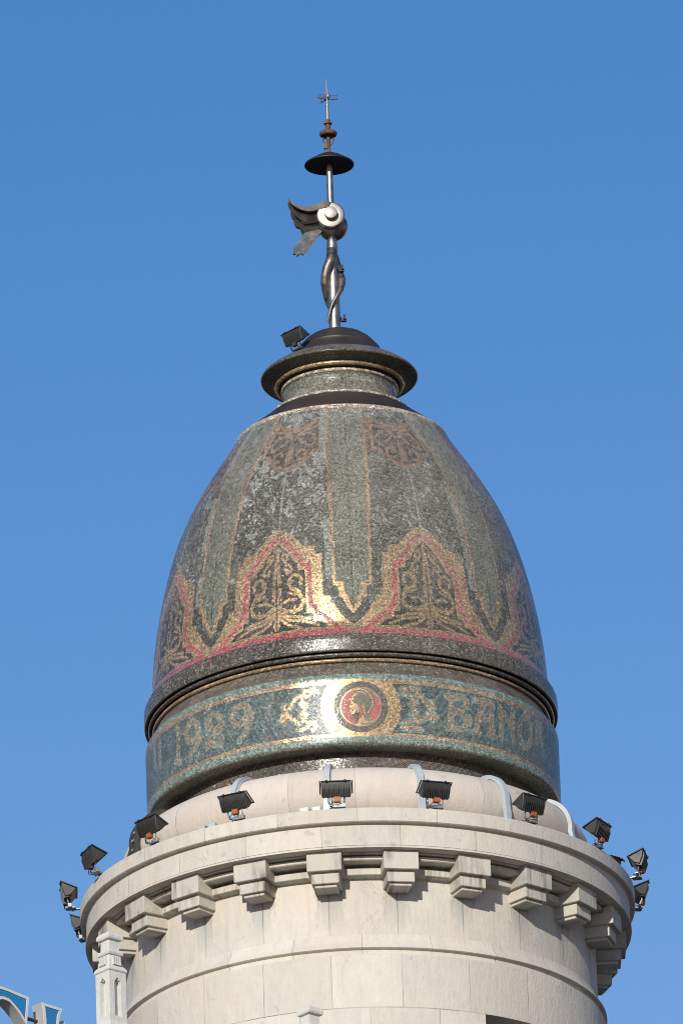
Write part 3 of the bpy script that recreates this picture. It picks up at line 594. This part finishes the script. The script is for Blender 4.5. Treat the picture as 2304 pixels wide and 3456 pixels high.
o = under(mosaic('bead', arc(.800, 59.218, .030, -150, 70) , .010, 420, ring_colour('gold', None, 45), M['mosaic'])); o['label'] = 'gold bead moulding under the lid'
lid = [(.70, 59.155), (.735, 59.18), (.765, 59.205), (.80, 59.235), (.86, 59.270), (.935, 59.285), (.99, 59.290), (1.008, 59.302), (1.010, 59.318), (.985, 59.352), (.925, 59.400), (.84, 59.455), (.74, 59.513), (.655, 59.563), (.60, 59.605), (.560, 59.650), (.538, 59.690), (.540, 59.706), (.522, 59.720), (.495, 59.760), (.435, 59.828), (.35, 59.892), (.25, 59.938), (.15, 59.960), (.06, 59.968)]
def rim_colour(T, Z, RR):
    img = paint(T.shape); fill(img, np.ones(T.shape, bool), 'black'); n1 = fray(T.shape, (3, 60), 61)
    fill(img, n1 > .55, 'dark'); return speckle(img, .05 + 0 * T, 62, ('brown', 'brown'), .4)
under(mosaic('lid_rim', lid[3:12], .0105, 560, rim_colour, M['mosaic']))
under(lathe('lid', [(.855, 59.440)] + lid[11:], M['lead'], None, 128, sharp=50))
under(lathe('lid_soffit', lid[:4], M['lead'], None, 128, sharp=50))

# ------------------------------------------------------------------ the finial on the lid: rod, snakes, winged plate, saucer, lightning rod
FZ = 59.962
fin = thing('finial', 'tall steel spire with a winged disc, twined snakes and saucer on the dome lid', 'finial', (-.033, 0, FZ))
def fpart(name, bm, mat, sharp=40): return obj(name, bm, mat, fin, sharp)       # local z = world z - FZ
Lz = lambda z: z - FZ
bm = bmesh.new(); add_lathe(bm, [(0, Lz(59.955)), (.077, Lz(59.955)), (.075, Lz(60.6)), (.055, Lz(61.06)), (0.0, Lz(61.062))], n=24); fpart('rod', bm, M['steel'])
bm = bmesh.new(); add_lathe(bm, [(0, Lz(61.05)), (.064, Lz(61.05)), (.072, Lz(61.09)), (.074, Lz(61.13)), (.070, Lz(61.165)), (.0685, Lz(61.18)), (.068, Lz(61.20)), (.064, Lz(61.245)), (.056, Lz(61.275)), (.04, Lz(61.295)), (0, Lz(61.30))], n=28); fpart('rod_cap', bm, M['steel'])
bm = bmesh.new(); add_lathe(bm, [(0, Lz(61.6)), (.049, Lz(61.6)), (.045, Lz(61.78)), (.040, Lz(62.28)), (.040, Lz(62.36)), (0, Lz(62.36))], n=24); fpart('tube', bm, M['steel'])
# snakes: x across, y away, z up, radius
def snake(P):
    bm = bmesh.new(); pts = smooth_path([(x, y, Lz(z)) for x, y, z, r in P], 7); rad = [v.x for v in smooth_path([(r, 0, 0) for x, y, z, r in P], 7)]
    rad = [max(.006, r * (1 + (.05 if i % 5 == 0 else 0))) for i, r in enumerate(rad)]; add_tube(bm, pts, rad, 14); return fpart('snake', bm, M['steel_dark'], 60)
snake([(-.002, -.01, 61.11, .068), (-.008, -.05, 61.02, .068), (-.028, -.085, 60.93, .066), (-.080, -.085, 60.805, .061), (-.106, -.055, 60.66, .057), (-.103, -.01, 60.55, .047), (-.090, .045, 60.44, .034), (-.062, .085, 60.345, .022), (.01, .10, 60.27, .020), (.065, .065, 60.20, .018), (.085, .0, 60.15, .016)])
snake([(.01, .03, 61.08, .055), (.045, .085, 60.96, .058), (.075, .085, 60.84, .056), (.100, .03, 60.735, .054), (.108, -.02, 60.66, .052), (.088, -.075, 60.53, .040), (.028, -.108, 60.41, .030), (-.022, -.104, 60.315, .024), (-.060, -.092, 60.205, .019), (-.087, -.07, 60.085, .015)])
for x, z in ((.108, 60.83), (.115, 60.135)):
    bm = bmesh.new(); add_box(bm, Vector((x, 0, Lz(z))), (.07, .05, .045)); add_box(bm, Vector((x + .01, -.03, Lz(z + .03))), (.03, .03, .07)); bevel(bm, .006, 1); fpart('bracket', bm, M['iron'])
# ball behind, plate and boss in front
bm = bmesh.new(); bmesh.ops.create_uvsphere(bm, u_segments=36, v_segments=20, radius=.192, matrix=Matrix.Translation((.02, .03, Lz(61.46)))); fpart('ball', bm, M['steel_dark'], 60)
def disc_y(prof, cx, cz, n=48):
    bm = bmesh.new(); add_lathe(bm, prof, n=n)
    bmesh.ops.transform(bm, matrix=Matrix.Translation((cx, 0, Lz(cz))) @ Matrix.Rotation(R(90), 4, 'X'), verts=bm.verts); return bm      # local z -> -y
fpart('plate', disc_y([(0, .10), (.165, .10), (.176, .11), (.180, .13), (.180, .165), (.174, .176), (.162, .181), (.10, .183), (0, .183)], -.005, 61.543), M['steel_bright'], 40)
fpart('boss', disc_y([(0, .175), (.082, .175), (.084, .245), (.080, .256), (.05, .264), (0, .267)], .0, 61.545), M['steel_bright'], 40)
# wing: pixel-free outlines in metres about the plate centre (x, z)
WC = Vector((-.005, 0, Lz(61.543)))
w = lambda pts: [((x - 1035) / 1505, (557 - y) / 1505 / .93) for x, y in pts]
fr = Matrix.Translation(WC)
def spl(pts, k=5): return [(v.x, v.y) for v in smooth_path([(x, y, 0) for x, y in pts], k)]
def wing_part(name, poly, d0, d1, mat, lean):
    bm = bmesh.new(); add_prism(bm, poly, d0, d1)
    for v in bm.verts:                                              # the vanes lean: their upper edge comes forward
        v.co.z /= 1 + .40 * lean; v.co.y -= lean * v.co.z
    bmesh.ops.transform(bm, matrix=fr, verts=bm.verts); bmesh.ops.triangulate(bm, faces=[f for f in bm.faces if len(f.verts) > 4]); bmesh.ops.recalc_face_normals(bm, faces=bm.faces[:])
    return bm
wing = link(bpy.data.objects.new('wing', None), fin)
def wsub(name, poly, d0, d1, mat, lean=.75): return obj(name, wing_part(name, poly, d0, d1, mat, lean), mat, wing, 35)
top = spl(w([(232, 178), (262, 232), (310, 285), (400, 345), (560, 384), (690, 358), (850, 305), (960, 280), (1035, 276)]))
low = spl(w([(1000, 400), (900, 412), (800, 440), (700, 462), (600, 466), (470, 430), (360, 370), (280, 300), (232, 178)]))
wsub('leading_edge', top + low[:-1], -.16, -.02, M['steel_dark'], .35)
body = w([(1000, 330), (800, 320)]) + spl(w([(560, 420), (420, 390), (300, 300), (232, 200), (216, 240), (235, 300), (268, 350)])) + spl(w([(262, 400), (262, 440), (285, 500), (318, 530)])) + spl(w([(318, 560), (325, 620), (365, 680), (430, 705)])) + spl(w([(440, 740), (460, 790), (500, 840), (560, 860), (640, 850), (720, 820)])) + w([(800, 760), (1000, 700)])
wsub('covert', body, -.03, .03, M['steel_dark'])
row = spl(w([(330, 420), (360, 500), (470, 590), (600, 640), (730, 640), (900, 600)])) + spl(w([(900, 470), (700, 480), (520, 470), (400, 420), (330, 380)]))
wsub('covert', row, -.075, -.02, M['steel_dark'])
for q, (xa, ya, xb, yb) in enumerate(((395, 455, 440, 560), (485, 530, 560, 650))):
    wsub('covert', spl(w([(xa - 20, ya - 30), (xa - 35, ya + 30), (xa, yb - 20), (xa + 80, yb + 5), (xb + 140, yb - 10), (xb + 140, ya)]), 4), -.055 - .008 * q, -.02, M['steel_dark'])
tail = w([(520, 800), (480, 850), (400, 950), (330, 1050), (272, 1140), (285, 1185), (284, 1215), (332, 1208), (345, 1252), (432, 1205), (440, 1175), (452, 1225), (490, 1222), (560, 1150), (640, 1050), (720, 950), (800, 850), (860, 780), (800, 740)])
wsub('primary_feathers', tail, -.01, .035, M['steel'], -.38)
# saucer, insulator, rings, lightning rod
bm = bmesh.new(); add_lathe(bm, [(.0, Lz(62.345)), (.10, Lz(62.34)), (.22, Lz(62.325)), (.30, Lz(62.305)), (.318, Lz(62.306)), (.322, Lz(62.316)), (.315, Lz(62.328)), (.26, Lz(62.365)), (.205, Lz(62.395)), (.175, Lz(62.42)), (.12, Lz(62.45)), (.04, Lz(62.462)), (0, Lz(62.465))], n=56); fpart('saucer', bm, M['iron'], 60)
bm = bmesh.new(); add_lathe(bm, [(0, Lz(62.44)), (.027, Lz(62.44)), (.027, Lz(62.80)), (.030, Lz(62.82)), (.030, Lz(62.885)), (.052, Lz(62.89)), (.055, Lz(62.905)), (.038, Lz(62.915)), (.030, Lz(62.955)), (.020, Lz(62.962)), (0, Lz(62.962))], n=20); fpart('stem', bm, M['rust'])
bm = bmesh.new(); add_box(bm, Vector((-.042, -.03, Lz(62.565))), (.06, .06, .10)); add_box(bm, Vector((-.02, -.025, Lz(62.49))), (.05, .05, .07)); bevel(bm, .016, 2); fpart('clamp', bm, M['black'])
bm = bmesh.new(); add_lathe(bm, arc(.080, Lz(62.755), .036, 0, 360, 17), n=36); bmesh.ops.remove_doubles(bm, verts=bm.verts, dist=1e-5); fpart('wheel', bm, M['rust'], 60)
for s in (-1, 1):
    bm = bmesh.new(); add_tube(bm, smooth_path([(s * .055, 0, Lz(62.73)), (s * .066, 0, Lz(62.68)), (s * .055, 0, Lz(62.63)), (s * .025, 0, Lz(62.595))], 5), .009, 8); fpart('handle', bm, M['rust'], 60)
bm = bmesh.new(); add_lathe(bm, [(0, Lz(62.955)), (.0205, Lz(62.955)), (.0165, Lz(63.14)), (.021, Lz(63.142)), (.021, Lz(63.17)), (.009, Lz(63.175)), (.0085, Lz(63.40)), (.002, Lz(63.535)), (0, Lz(63.536))], n=16); fpart('lightning_rod', bm, M['steel_bright'])
bm = bmesh.new(); bmesh.ops.create_uvsphere(bm, u_segments=18, v_segments=10, radius=.032, matrix=Matrix.Translation((.014, -.01, Lz(63.285))) @ Matrix.Diagonal((.8, 1, 1.25, 1))); fpart('globe', bm, M['steel_bright'], 60)
for ang in (8, 128, 205):
    arm = bmesh.new(); d = Vector((math.cos(R(ang)), math.sin(R(ang)), 0)); b = Vector((0, 0, Lz(63.245)))
    add_tube(arm, [b + d * .01, b + d * .135 + Vector((0, 0, .004))], .0085, 8)
    for q in range(4):
        p = b + d * (.045 + .028 * q); add_tube(arm, [p, p + Vector((0, 0, .058))], .003, 5)
    add_tube(arm, [b + d * .03 + Vector((0, 0, .058)), b + d * .135 + Vector((0, 0, .058))], .003, 5)
    fpart('spike_arm', arm, M['rust'], 60)

# ------------------------------------------------------------------ floodlights
def flood():
    """local: x along the frame, -y outward from the tower, z up; the base stands on z = 0"""
    t = thing('floodlight', 'x', 'floodlight', group='floodlights ringing the dome')
    W = .392
    prof = [(-.045, .232), (.150, .318), (.138, .222), (.098, .128), (.030, .152)]     # (outward, up)
    def slab(P, x0, x1, taper=0):
        bm = bmesh.new(); m = Vector((sum(p[0] for p in P) / len(P), sum(p[1] for p in P) / len(P)))
        a = [bm.verts.new((x0 + (taper * (.32 - v)), -u, v)) for u, v in P]; b = [bm.verts.new((x1 - (taper * (.32 - v)), -u, v)) for u, v in P]
        k = len(P); bm.faces.new(a); bm.faces.new(b[::-1])
        for i in range(k): bm.faces.new((a[i], b[i], b[(i + 1) % k], a[(i + 1) % k]))
        return bm
    bm = slab(prof, -W / 2 + .006, W / 2 - .006, .07); bmesh.ops.recalc_face_normals(bm, faces=bm.faces[:]); bevel(bm, .008, 1)
    fins = 11
    for q in range(fins):
        x = -W / 2 + .042 + q * (W - .084) / (fins - 1)
        f = [bm.verts.new((x + e, -u, v)) for e in (-.0035, .0035) for u, v in [(.148, .296), (.158, .222), (.117, .112), (.046, .132), (.06, .17), (.12, .20)]]
        bm.faces.new(f[:6]); bm.faces.new(f[6:][::-1])
        for i in range(6): bm.faces.new((f[i], f[6 + i], f[6 + (i + 1) % 6], f[(i + 1) % 6]))
    obj('housing', bm, M['black'], t, 25)
    # aperture frame with two clips, glass set in it
    d = Vector((0, -.195, .086)); L = d.length; e = d.normalized(); nrm = Vector((0, e.z, -e.y)); mid = Vector((0, -.0525, .275))
    rot = Matrix(((1, 0, 0), (0, e.y, nrm.y), (0, e.z, nrm.z)))
    bm = bmesh.new()
    for c, s in (((-W / 2 - .003, 0, .004), (.016, L + .02, .014)), ((W / 2 + .003, 0, .004), (.016, L + .02, .014)), ((0, -L / 2 - .004, .004), (W - .02, .016, .014)), ((0, L / 2 + .004, .004), (W - .02, .016, .014))):
        add_box(bm, mid + rot @ Vector(c), s, rot)
    for x in (-.115, .115): add_box(bm, mid + rot @ Vector((x, L / 2 + .015, -.002)), (.030, .016, .030), rot)
    bevel(bm, .003, 1); obj('frame', bm, M['black'], t, 25)
    bm = bmesh.new(); add_box(bm, mid + rot @ Vector((0, 0, .004)), (W - .03, L - .014, .006), rot); obj('glass', bm, M['glass'], t, 25)
    # yoke, ballast and foot
    bm = bmesh.new()
    for s in (-1, 1): add_tube(bm, [(s * .10, -.075, .150), (s * .10, -.070, .085), (s * .085, -.045, .045)], .010, 8)
    add_box(bm, Vector((0, -.045, .042)), (.19, .026, .014)); obj('yoke', bm, M['ballast'], t, 30)
    bm = bmesh.new(); add_box(bm, Vector((.012, -.095, .098)), (.086, .062, .066)); bevel(bm, .007, 2); obj('terminal_box', bm, M['orange'], t, 30)
    bm = bmesh.new(); add_box(bm, Vector((.03, -.03, .012)), (.12, .12, .018)); add_box(bm, Vector((.075, -.045, .035)), (.075, .05, .05)); add_box(bm, Vector((.01, .09, .010)), (.045, .22, .016)); add_box(bm, Vector((-.03, -.05, .03)), (.05, .035, .03)); bevel(bm, .003, 1); obj('foot', bm, M['ballast'], t, 30)
    bm = bmesh.new(); add_tube(bm, smooth_path([(-.02, -.10, .085), (-.05, -.11, .05), (-.075, -.08, .03), (-.06, -.03, .022), (-.09, 0, .02)], 6), .006, 6); obj('cable', bm, M['black'], t, 60)
    return t
def copy_tree(o, parent=None):
    c = o.copy(); C.objects.link(c); c.parent = parent
    for ch in o.children: copy_tree(ch, c)
    return c
SPOTS = [   # angle, radius, turn, label
 (-3.6, 3.42, 3, 'black floodlight seen squarely from behind, just under the helmeted medallion'),
 (-24.8, 3.42, -2, 'black floodlight with orange box, on the slab under the gold 1929'),
 (-46.2, 3.44, -2, 'black floodlight with dull red box next to the dark arched cable ladder'),
 (-67, 3.50, 0, 'black floodlight against the sky where the white roll meets the slab, left'),
 (-88.0, 3.575, 0, 'black floodlight jutting end-on from the leftmost edge of the stone slab'),
 (-107, 3.60, 0, 'black floodlight half hidden behind the left edge of the stone slab'),
 (16.6, 3.42, 2, 'black floodlight with ribbed back below the gold scroll between medallion and letter B'),
 (38.6, 3.43, 3, 'black floodlight with bright orange box under the dark end of the mosaic band'),
 (60.0, 3.43, 2, 'black floodlight against the sky at the foot of the outermost pale conduit'),
 (80.5, 3.53, 0, 'black floodlight end-on against the sky, upper of two at the right edge of the slab'),
 (99.0, 3.55, 0, 'black floodlight low against the sky, partly behind the right edge of the slab')]
proto = flood()
for i, (a, r, tw, lab) in enumerate(SPOTS):
    o = proto if i == 0 else copy_tree(proto)
    if a < -60:                                                     # those at the far left have a black terminal box
        for ch in o.children:
            if ch.name.startswith('terminal_box'): ch.material_slots[0].link = 'OBJECT'; ch.material_slots[0].material = M['black']
    o.location = pol(r, a, 52.150); o.rotation_euler = (0, 0, R(a + tw)); o['label'] = lab
o = copy_tree(proto); o['label'] = 'black floodlight perched on the dark lid beside the spire'
o.location = Vector((-.50, -.42, 59.535)); o.rotation_euler = (0, R(-5), R(-42)); o.scale = (.84, .84, .84)
for ch in o.children:
    if ch.name.startswith(('terminal_box', 'foot', 'yoke')): ch.material_slots[0].link = 'OBJECT'; ch.material_slots[0].material = M['black']

# pale channels that carry the cables along the slab
def channel(a0, label):
    t = thing('cable_channel', label, 'cable channel', pol(3.43, a0, 52.146), R(a0), 'cable channels on the slab')
    for x in (-.09, .06):
        bm = bmesh.new(); add_box(bm, Vector((x, 0, .028)), (.105, .06, .05)); bevel(bm, .004, 1); obj('cover', bm, M['galv'], t, 30)
    bm = bmesh.new(); add_box(bm, Vector((-.015, .004, .014)), (.05, .045, .026)); obj('joint', bm, M['galv_dark'], t, 30)
channel(-31.8, 'short pale cable channel on the slab left of the floodlight under 1929')
channel(-8.8, 'short pale cable channel on the slab left of the floodlight under the medallion')

# bent conduits over the roll
def conduit(a, label, mat, w=.072, h=.054, cat='conduit', name='conduit', a0=-32, ladder=False, grp='pale conduits bent over the stone roll'):
    t = thing(name, label, cat, pol(2.9, a, 52.15), R(a), grp)
    path = [(2.985 if not ladder else 3.0, 52.15), (2.985 if not ladder else 3.0, 52.45)] + [(2.58 + (.39 + .0) * math.cos(R(q)), 52.6 + .39 * math.sin(R(q))) for q in np.linspace(-8, 97, 22)] + [(2.40, 52.992)]
    def strip(off0, off1, x0, x1):
        bm = bmesh.new(); rings = []
        for i, (r, z) in enumerate(path):
            p, q = path[max(i - 1, 0)], path[min(i + 1, len(path) - 1)]; d = Vector((q[0] - p[0], q[1] - p[1])).normalized(); nn = Vector((d.y, -d.x))
            rings.append([bm.verts.new((x, -(r + nn.x * o - 2.9), z + nn.y * o - 52.15)) for x, o in ((x0, off0), (x1, off0), (x1, off1), (x0, off1))])
        for A, B in zip(rings, rings[1:]):
            for q in range(4): bm.faces.new((A[q], A[(q + 1) % 4], B[(q + 1) % 4], B[q]))
        bm.faces.new(rings[0]); bm.faces.new(rings[-1][::-1]); return bm
    if not ladder:
        obj('cover', strip(.008, h, -w / 2, w / 2), mat, t, 25)
        obj('lip', strip(.002, .010, -w / 2 - .012, w / 2 + .012), mat, t, 25)
    else:
        for x in (-w / 2, w / 2): obj('rail', strip(.02, .09, x - .012, x + .012), mat, t, 25)
        for q in range(2, len(path) - 2, 3):
            p = path[q]; c = Vector((p[0] - 2.58, p[1] - 52.6)).normalized(); bm = bmesh.new(); add_box(bm, Vector((0, -(p[0] + c.x * .06 - 2.9), p[1] + c.y * .06 - 52.15)), (w, .02, .02)); obj('rung', bm, M['galv'], t, 25)
conduit(-30.0, 'pale conduit bent over the stone roll behind the floodlight under 1929', M['galv'])
conduit(-6.3, 'pale conduit bent over the stone roll directly under the medallion', M['galv'])
conduit(16.3, 'pale conduit bent over the stone roll under the scroll right of the medallion', M['galv'])
conduit(39.2, 'pale conduit bent over the stone roll beside the orange-boxed floodlight on the right', M['galv'])
conduit(64.5, 'outermost pale conduit, curving against the sky on the right', M['galv'])
conduit(-66.0, 'dark arched cable ladder over the stone roll on the left', M['galv_dark'], .16, cat='cable ladder', name='cable_ladder', ladder=True, grp=None)
t = thing('junction_box', 'small dark tilted junction box on the slab between the floodlights on the right', 'junction box', pol(3.42, 71.5, 52.15), R(71.5))
bm = bmesh.new(); add_box(bm, Vector((0, 0, .05)), (.10, .12, .07), Matrix.Rotation(R(15), 3, 'X')); bevel(bm, .006, 1); obj('body', bm, M['black'], t, 30)
bm = bmesh.new(); add_box(bm, Vector((0, -.03, .088)), (.13, .17, .012), Matrix.Rotation(R(24), 3, 'X')); obj('lid', bm, M['black'], t, 30)

# ------------------------------------------------------------------ stone pinnacles in front
def arch_face(bm, w, z0, z1, nw, n0, n1, depth, fr):
    """a wall face w wide with a pointed-arch niche; fr places it"""
    outer = [(-w / 2, z0), (w / 2, z0), (w / 2, z1), (-w / 2, z1)]
    h = nw / 2
    niche = [(-h, n0), (h, n0), (h, n1 - .07), (h * .86, n1 - .035), (h * .45, n1 - .028), (h * .28, n1), (-h * .28, n1), (-h * .45, n1 - .028), (-h * .86, n1 - .035), (-h, n1 - .07)]
    ov = [bm.verts.new(fr @ Vector((x, 0, z))) for x, z in outer]; nv = [bm.verts.new(fr @ Vector((x, 0, z))) for x, z in niche]
    ed = [bm.edges.new((v[i], v[(i + 1) % len(v)])) for v in (ov, nv) for i in range(len(v))]
    bmesh.ops.triangle_fill(bm, edges=ed, use_beauty=True)
    bv = [bm.verts.new(fr @ Vector((x, depth, z))) for x, z in niche]
    for i in range(len(nv)): bm.faces.new((nv[i], nv[(i + 1) % len(nv)], bv[(i + 1) % len(nv)], bv[i]))
    bm.faces.new(bv)
def pinnacle(tip, label, base_z):
    t = thing('pinnacle', label, 'pinnacle', (tip[0], tip[1], base_z), R(41), 'white stone pinnacles')
    H = tip[2] - base_z
    def tier(name, rows, bev=.0, mat=M['white'], flutes=False):
        bm = bmesh.new(); rings = []
        for hw, dz in rows: rings.append([bm.verts.new((sx * hw, sy * hw, H - dz)) for sx, sy in ((-1, -1), (1, -1), (1, 1), (-1, 1))])
        bm.faces.new(rings[0]); bm.faces.new(rings[-1][::-1])
        for A, B in zip(rings, rings[1:]):
            for q in range(4): bm.faces.new((A[q], A[(q + 1) % 4], B[(q + 1) % 4], B[q]))
        bmesh.ops.recalc_face_normals(bm, faces=bm.faces[:])
        if bev: bevel(bm, bev, 3)
        if flutes:
            for k in range(4):
                for x in (-.05, -.017, .017, .05):
                    m = Matrix.Rotation(R(90 * k), 4, 'Z'); c = m @ Vector((x, -.117, H - .41)); add_box(bm, c, (.020, .024, .12), (m.to_3x3() @ Matrix.Rotation(R(-8), 3, 'X')))
        return obj(name, bm, mat, t, 40)
    tier('cap', [(.004, -.01), (.028, .010), (.062, .024), (.096, .046), (.117, .078), (.120, .105), (.110, .130), (.082, .142)], .006)
    tier('neck', [(.079, .13), (.083, .27), (.112, .28), (.118, .30), (.114, .325), (.105, .335)], .004)
    tier('fluted_die', [(.092, .33), (.108, .47), (.128, .49), (.143, .515), (.146, .545), (.130, .560)], .004, flutes=True)
    bm = bmesh.new()
    for k in range(4):
        arch_face(bm, .262, H - 1.20, H - .555, .104, H - 1.13, H - .635, .07, Matrix.Rotation(R(90 * k), 4, 'Z') @ Matrix.Translation((0, -.131, 0)))
    bmesh.ops.remove_doubles(bm, verts=bm.verts, dist=1e-5); obj('shaft', bm, M['white'], t, 30)
    tier('plinth', [(.135, 1.198), (.155, 1.235), (.165, 1.27), (.165, H)], .004)
pinnacle((-3.029, -4.5, 50.265), 'tall white stone pinnacle with arched niches beside the tower, lower left', 46.9)
pinnacle((-.625, -4.0, 49.393), 'white pinnacle of which only the pointed tip shows in front of the tower wall', 46.9)

# ------------------------------------------------------------------ the rooftop sign: blue-faced channel letters
sign = thing('roof_sign', 'blue-faced rooftop sign letters with pale rims and grey sides', 'sign', (-4.0, -4.0, 46.9), R(45))
H0 = 49.5 - 46.9
def letter(left, right, w, label):
    """a stroke between two matched edges: grey casing, pale rim and blue face"""
    fr = Matrix.Translation((0, 0, H0)); O = [Vector(p) for p in left]; I = [Vector(p) for p in right]; n = len(O)
    def ins(k, a, b):                                               # inset point on the chord and along the stroke
        ch = b[k] - a[k]; t = ch.normalized() * w; q = a[k] + t
        if k == 0: q = q + (a[1] - a[0]).normalized() * w
        if k == n - 1: q = q + (a[-2] - a[-1]).normalized() * w
        return q
    A = [ins(k, O, I) for k in range(n)]; B = [ins(k, I, O) for k in range(n)]
    V = lambda bm, p, y: bm.verts.new(fr @ Vector((p.x, y, p.y)))
    bm = bmesh.new(); f = [(V(bm, O[k], 0), V(bm, I[k], 0), V(bm, O[k], .17), V(bm, I[k], .17)) for k in range(n)]
    for a, b in zip(f, f[1:]):
        bm.faces.new((a[0], a[1], b[1], b[0])); bm.faces.new((a[2], b[2], b[3], a[3])); bm.faces.new((a[0], b[0], b[2], a[2])); bm.faces.new((a[1], a[3], b[3], b[1]))
    bm.faces.new((f[0][0], f[0][2], f[0][3], f[0][1])); bm.faces.new((f[-1][0], f[-1][1], f[-1][3], f[-1][2]))
    o = obj('letter', bm, M['sign_side'], sign, 30); o['label'] = label
    ring = lambda a, b: a + b[::-1]
    out, inn = ring(O, I), ring(A, B); m = len(out)
    bm = bmesh.new(); lo = [V(bm, p, -.014) for p in out]; li = [V(bm, p, -.014) for p in inn]; lb = [V(bm, p, .003) for p in out]; lc = [V(bm, p, -.002) for p in inn]
    for i in range(m):
        j = (i + 1) % m
        bm.faces.new((lo[i], lo[j], li[j], li[i])); bm.faces.new((lo[i], lb[i], lb[j], lo[j])); bm.faces.new((li[i], li[j], lc[j], lc[i]))
    obj('rim', bm, M['sign_rim'], o, 30)
    bm = bmesh.new(); f = [(V(bm, A[k], -.005), V(bm, B[k], -.005)) for k in range(n)]
    for a, b in zip(f, f[1:]): bm.faces.new((a[0], a[1], b[1], b[0]))
    obj('face', bm, M['sign_blue'], o, 30)
ell = lambda cx, cz, rx, rz, a0, a1, m: [(cx + rx * math.cos(R(t)), cz + rz * math.sin(R(t))) for t in np.linspace(a0, a1, m)]
letter([(-.066, .109), (-.20, .121), (-.309, .131), (-.40, .143)] + ell(-.50, -.46, .50, .608, 92, 272, 26) + [(-.28, -1.05), (-.07, -.98)],
       [(-.118, -.262), (-.223, -.143), (-.315, -.072), (-.392, -.022)] + ell(-.47, -.46, .30, .451, 92, 272, 26) + [(-.31, -.86), (-.13, -.68)], .036, 'curved letter with a blunt upper terminal, cut by the frame')
letter([(.146, .093), (.166, .018), (.176, -.10), (.178, -.40), (.176, -.80), (.150, -1.05)],
       [(.489, .084), (.438, -.019), (.423, -.123), (.418, -.40), (.430, -.80), (.480, -1.05)], .038, 'straight letter with a flared top')
bm = bmesh.new(); add_tube(bm, [(-.11, .12, H0 - .112), (.20, .12, H0 - .112)], .022, 10); obj('tie_rod', bm, M['galv_dark'], sign, 40)
bm = bmesh.new(); add_box(bm, Vector((.575, .10, (H0 - .03) / 2)), (.05, .07, H0 - .03)); bevel(bm, .006, 1); obj('post', bm, M['sign_rim'], sign, 30)
bm = bmesh.new()
for x in (-.75, -.25, .30): add_box(bm, Vector((x, .22, (H0 - .3) / 2)), (.05, .05, H0 - .3))
for z in (.4, H0 - .6, H0 - .95): add_box(bm, Vector((-.2, .19, z)), (1.5, .035, .05))
obj('support_frame', bm, M['galv_dark'], sign, 30)
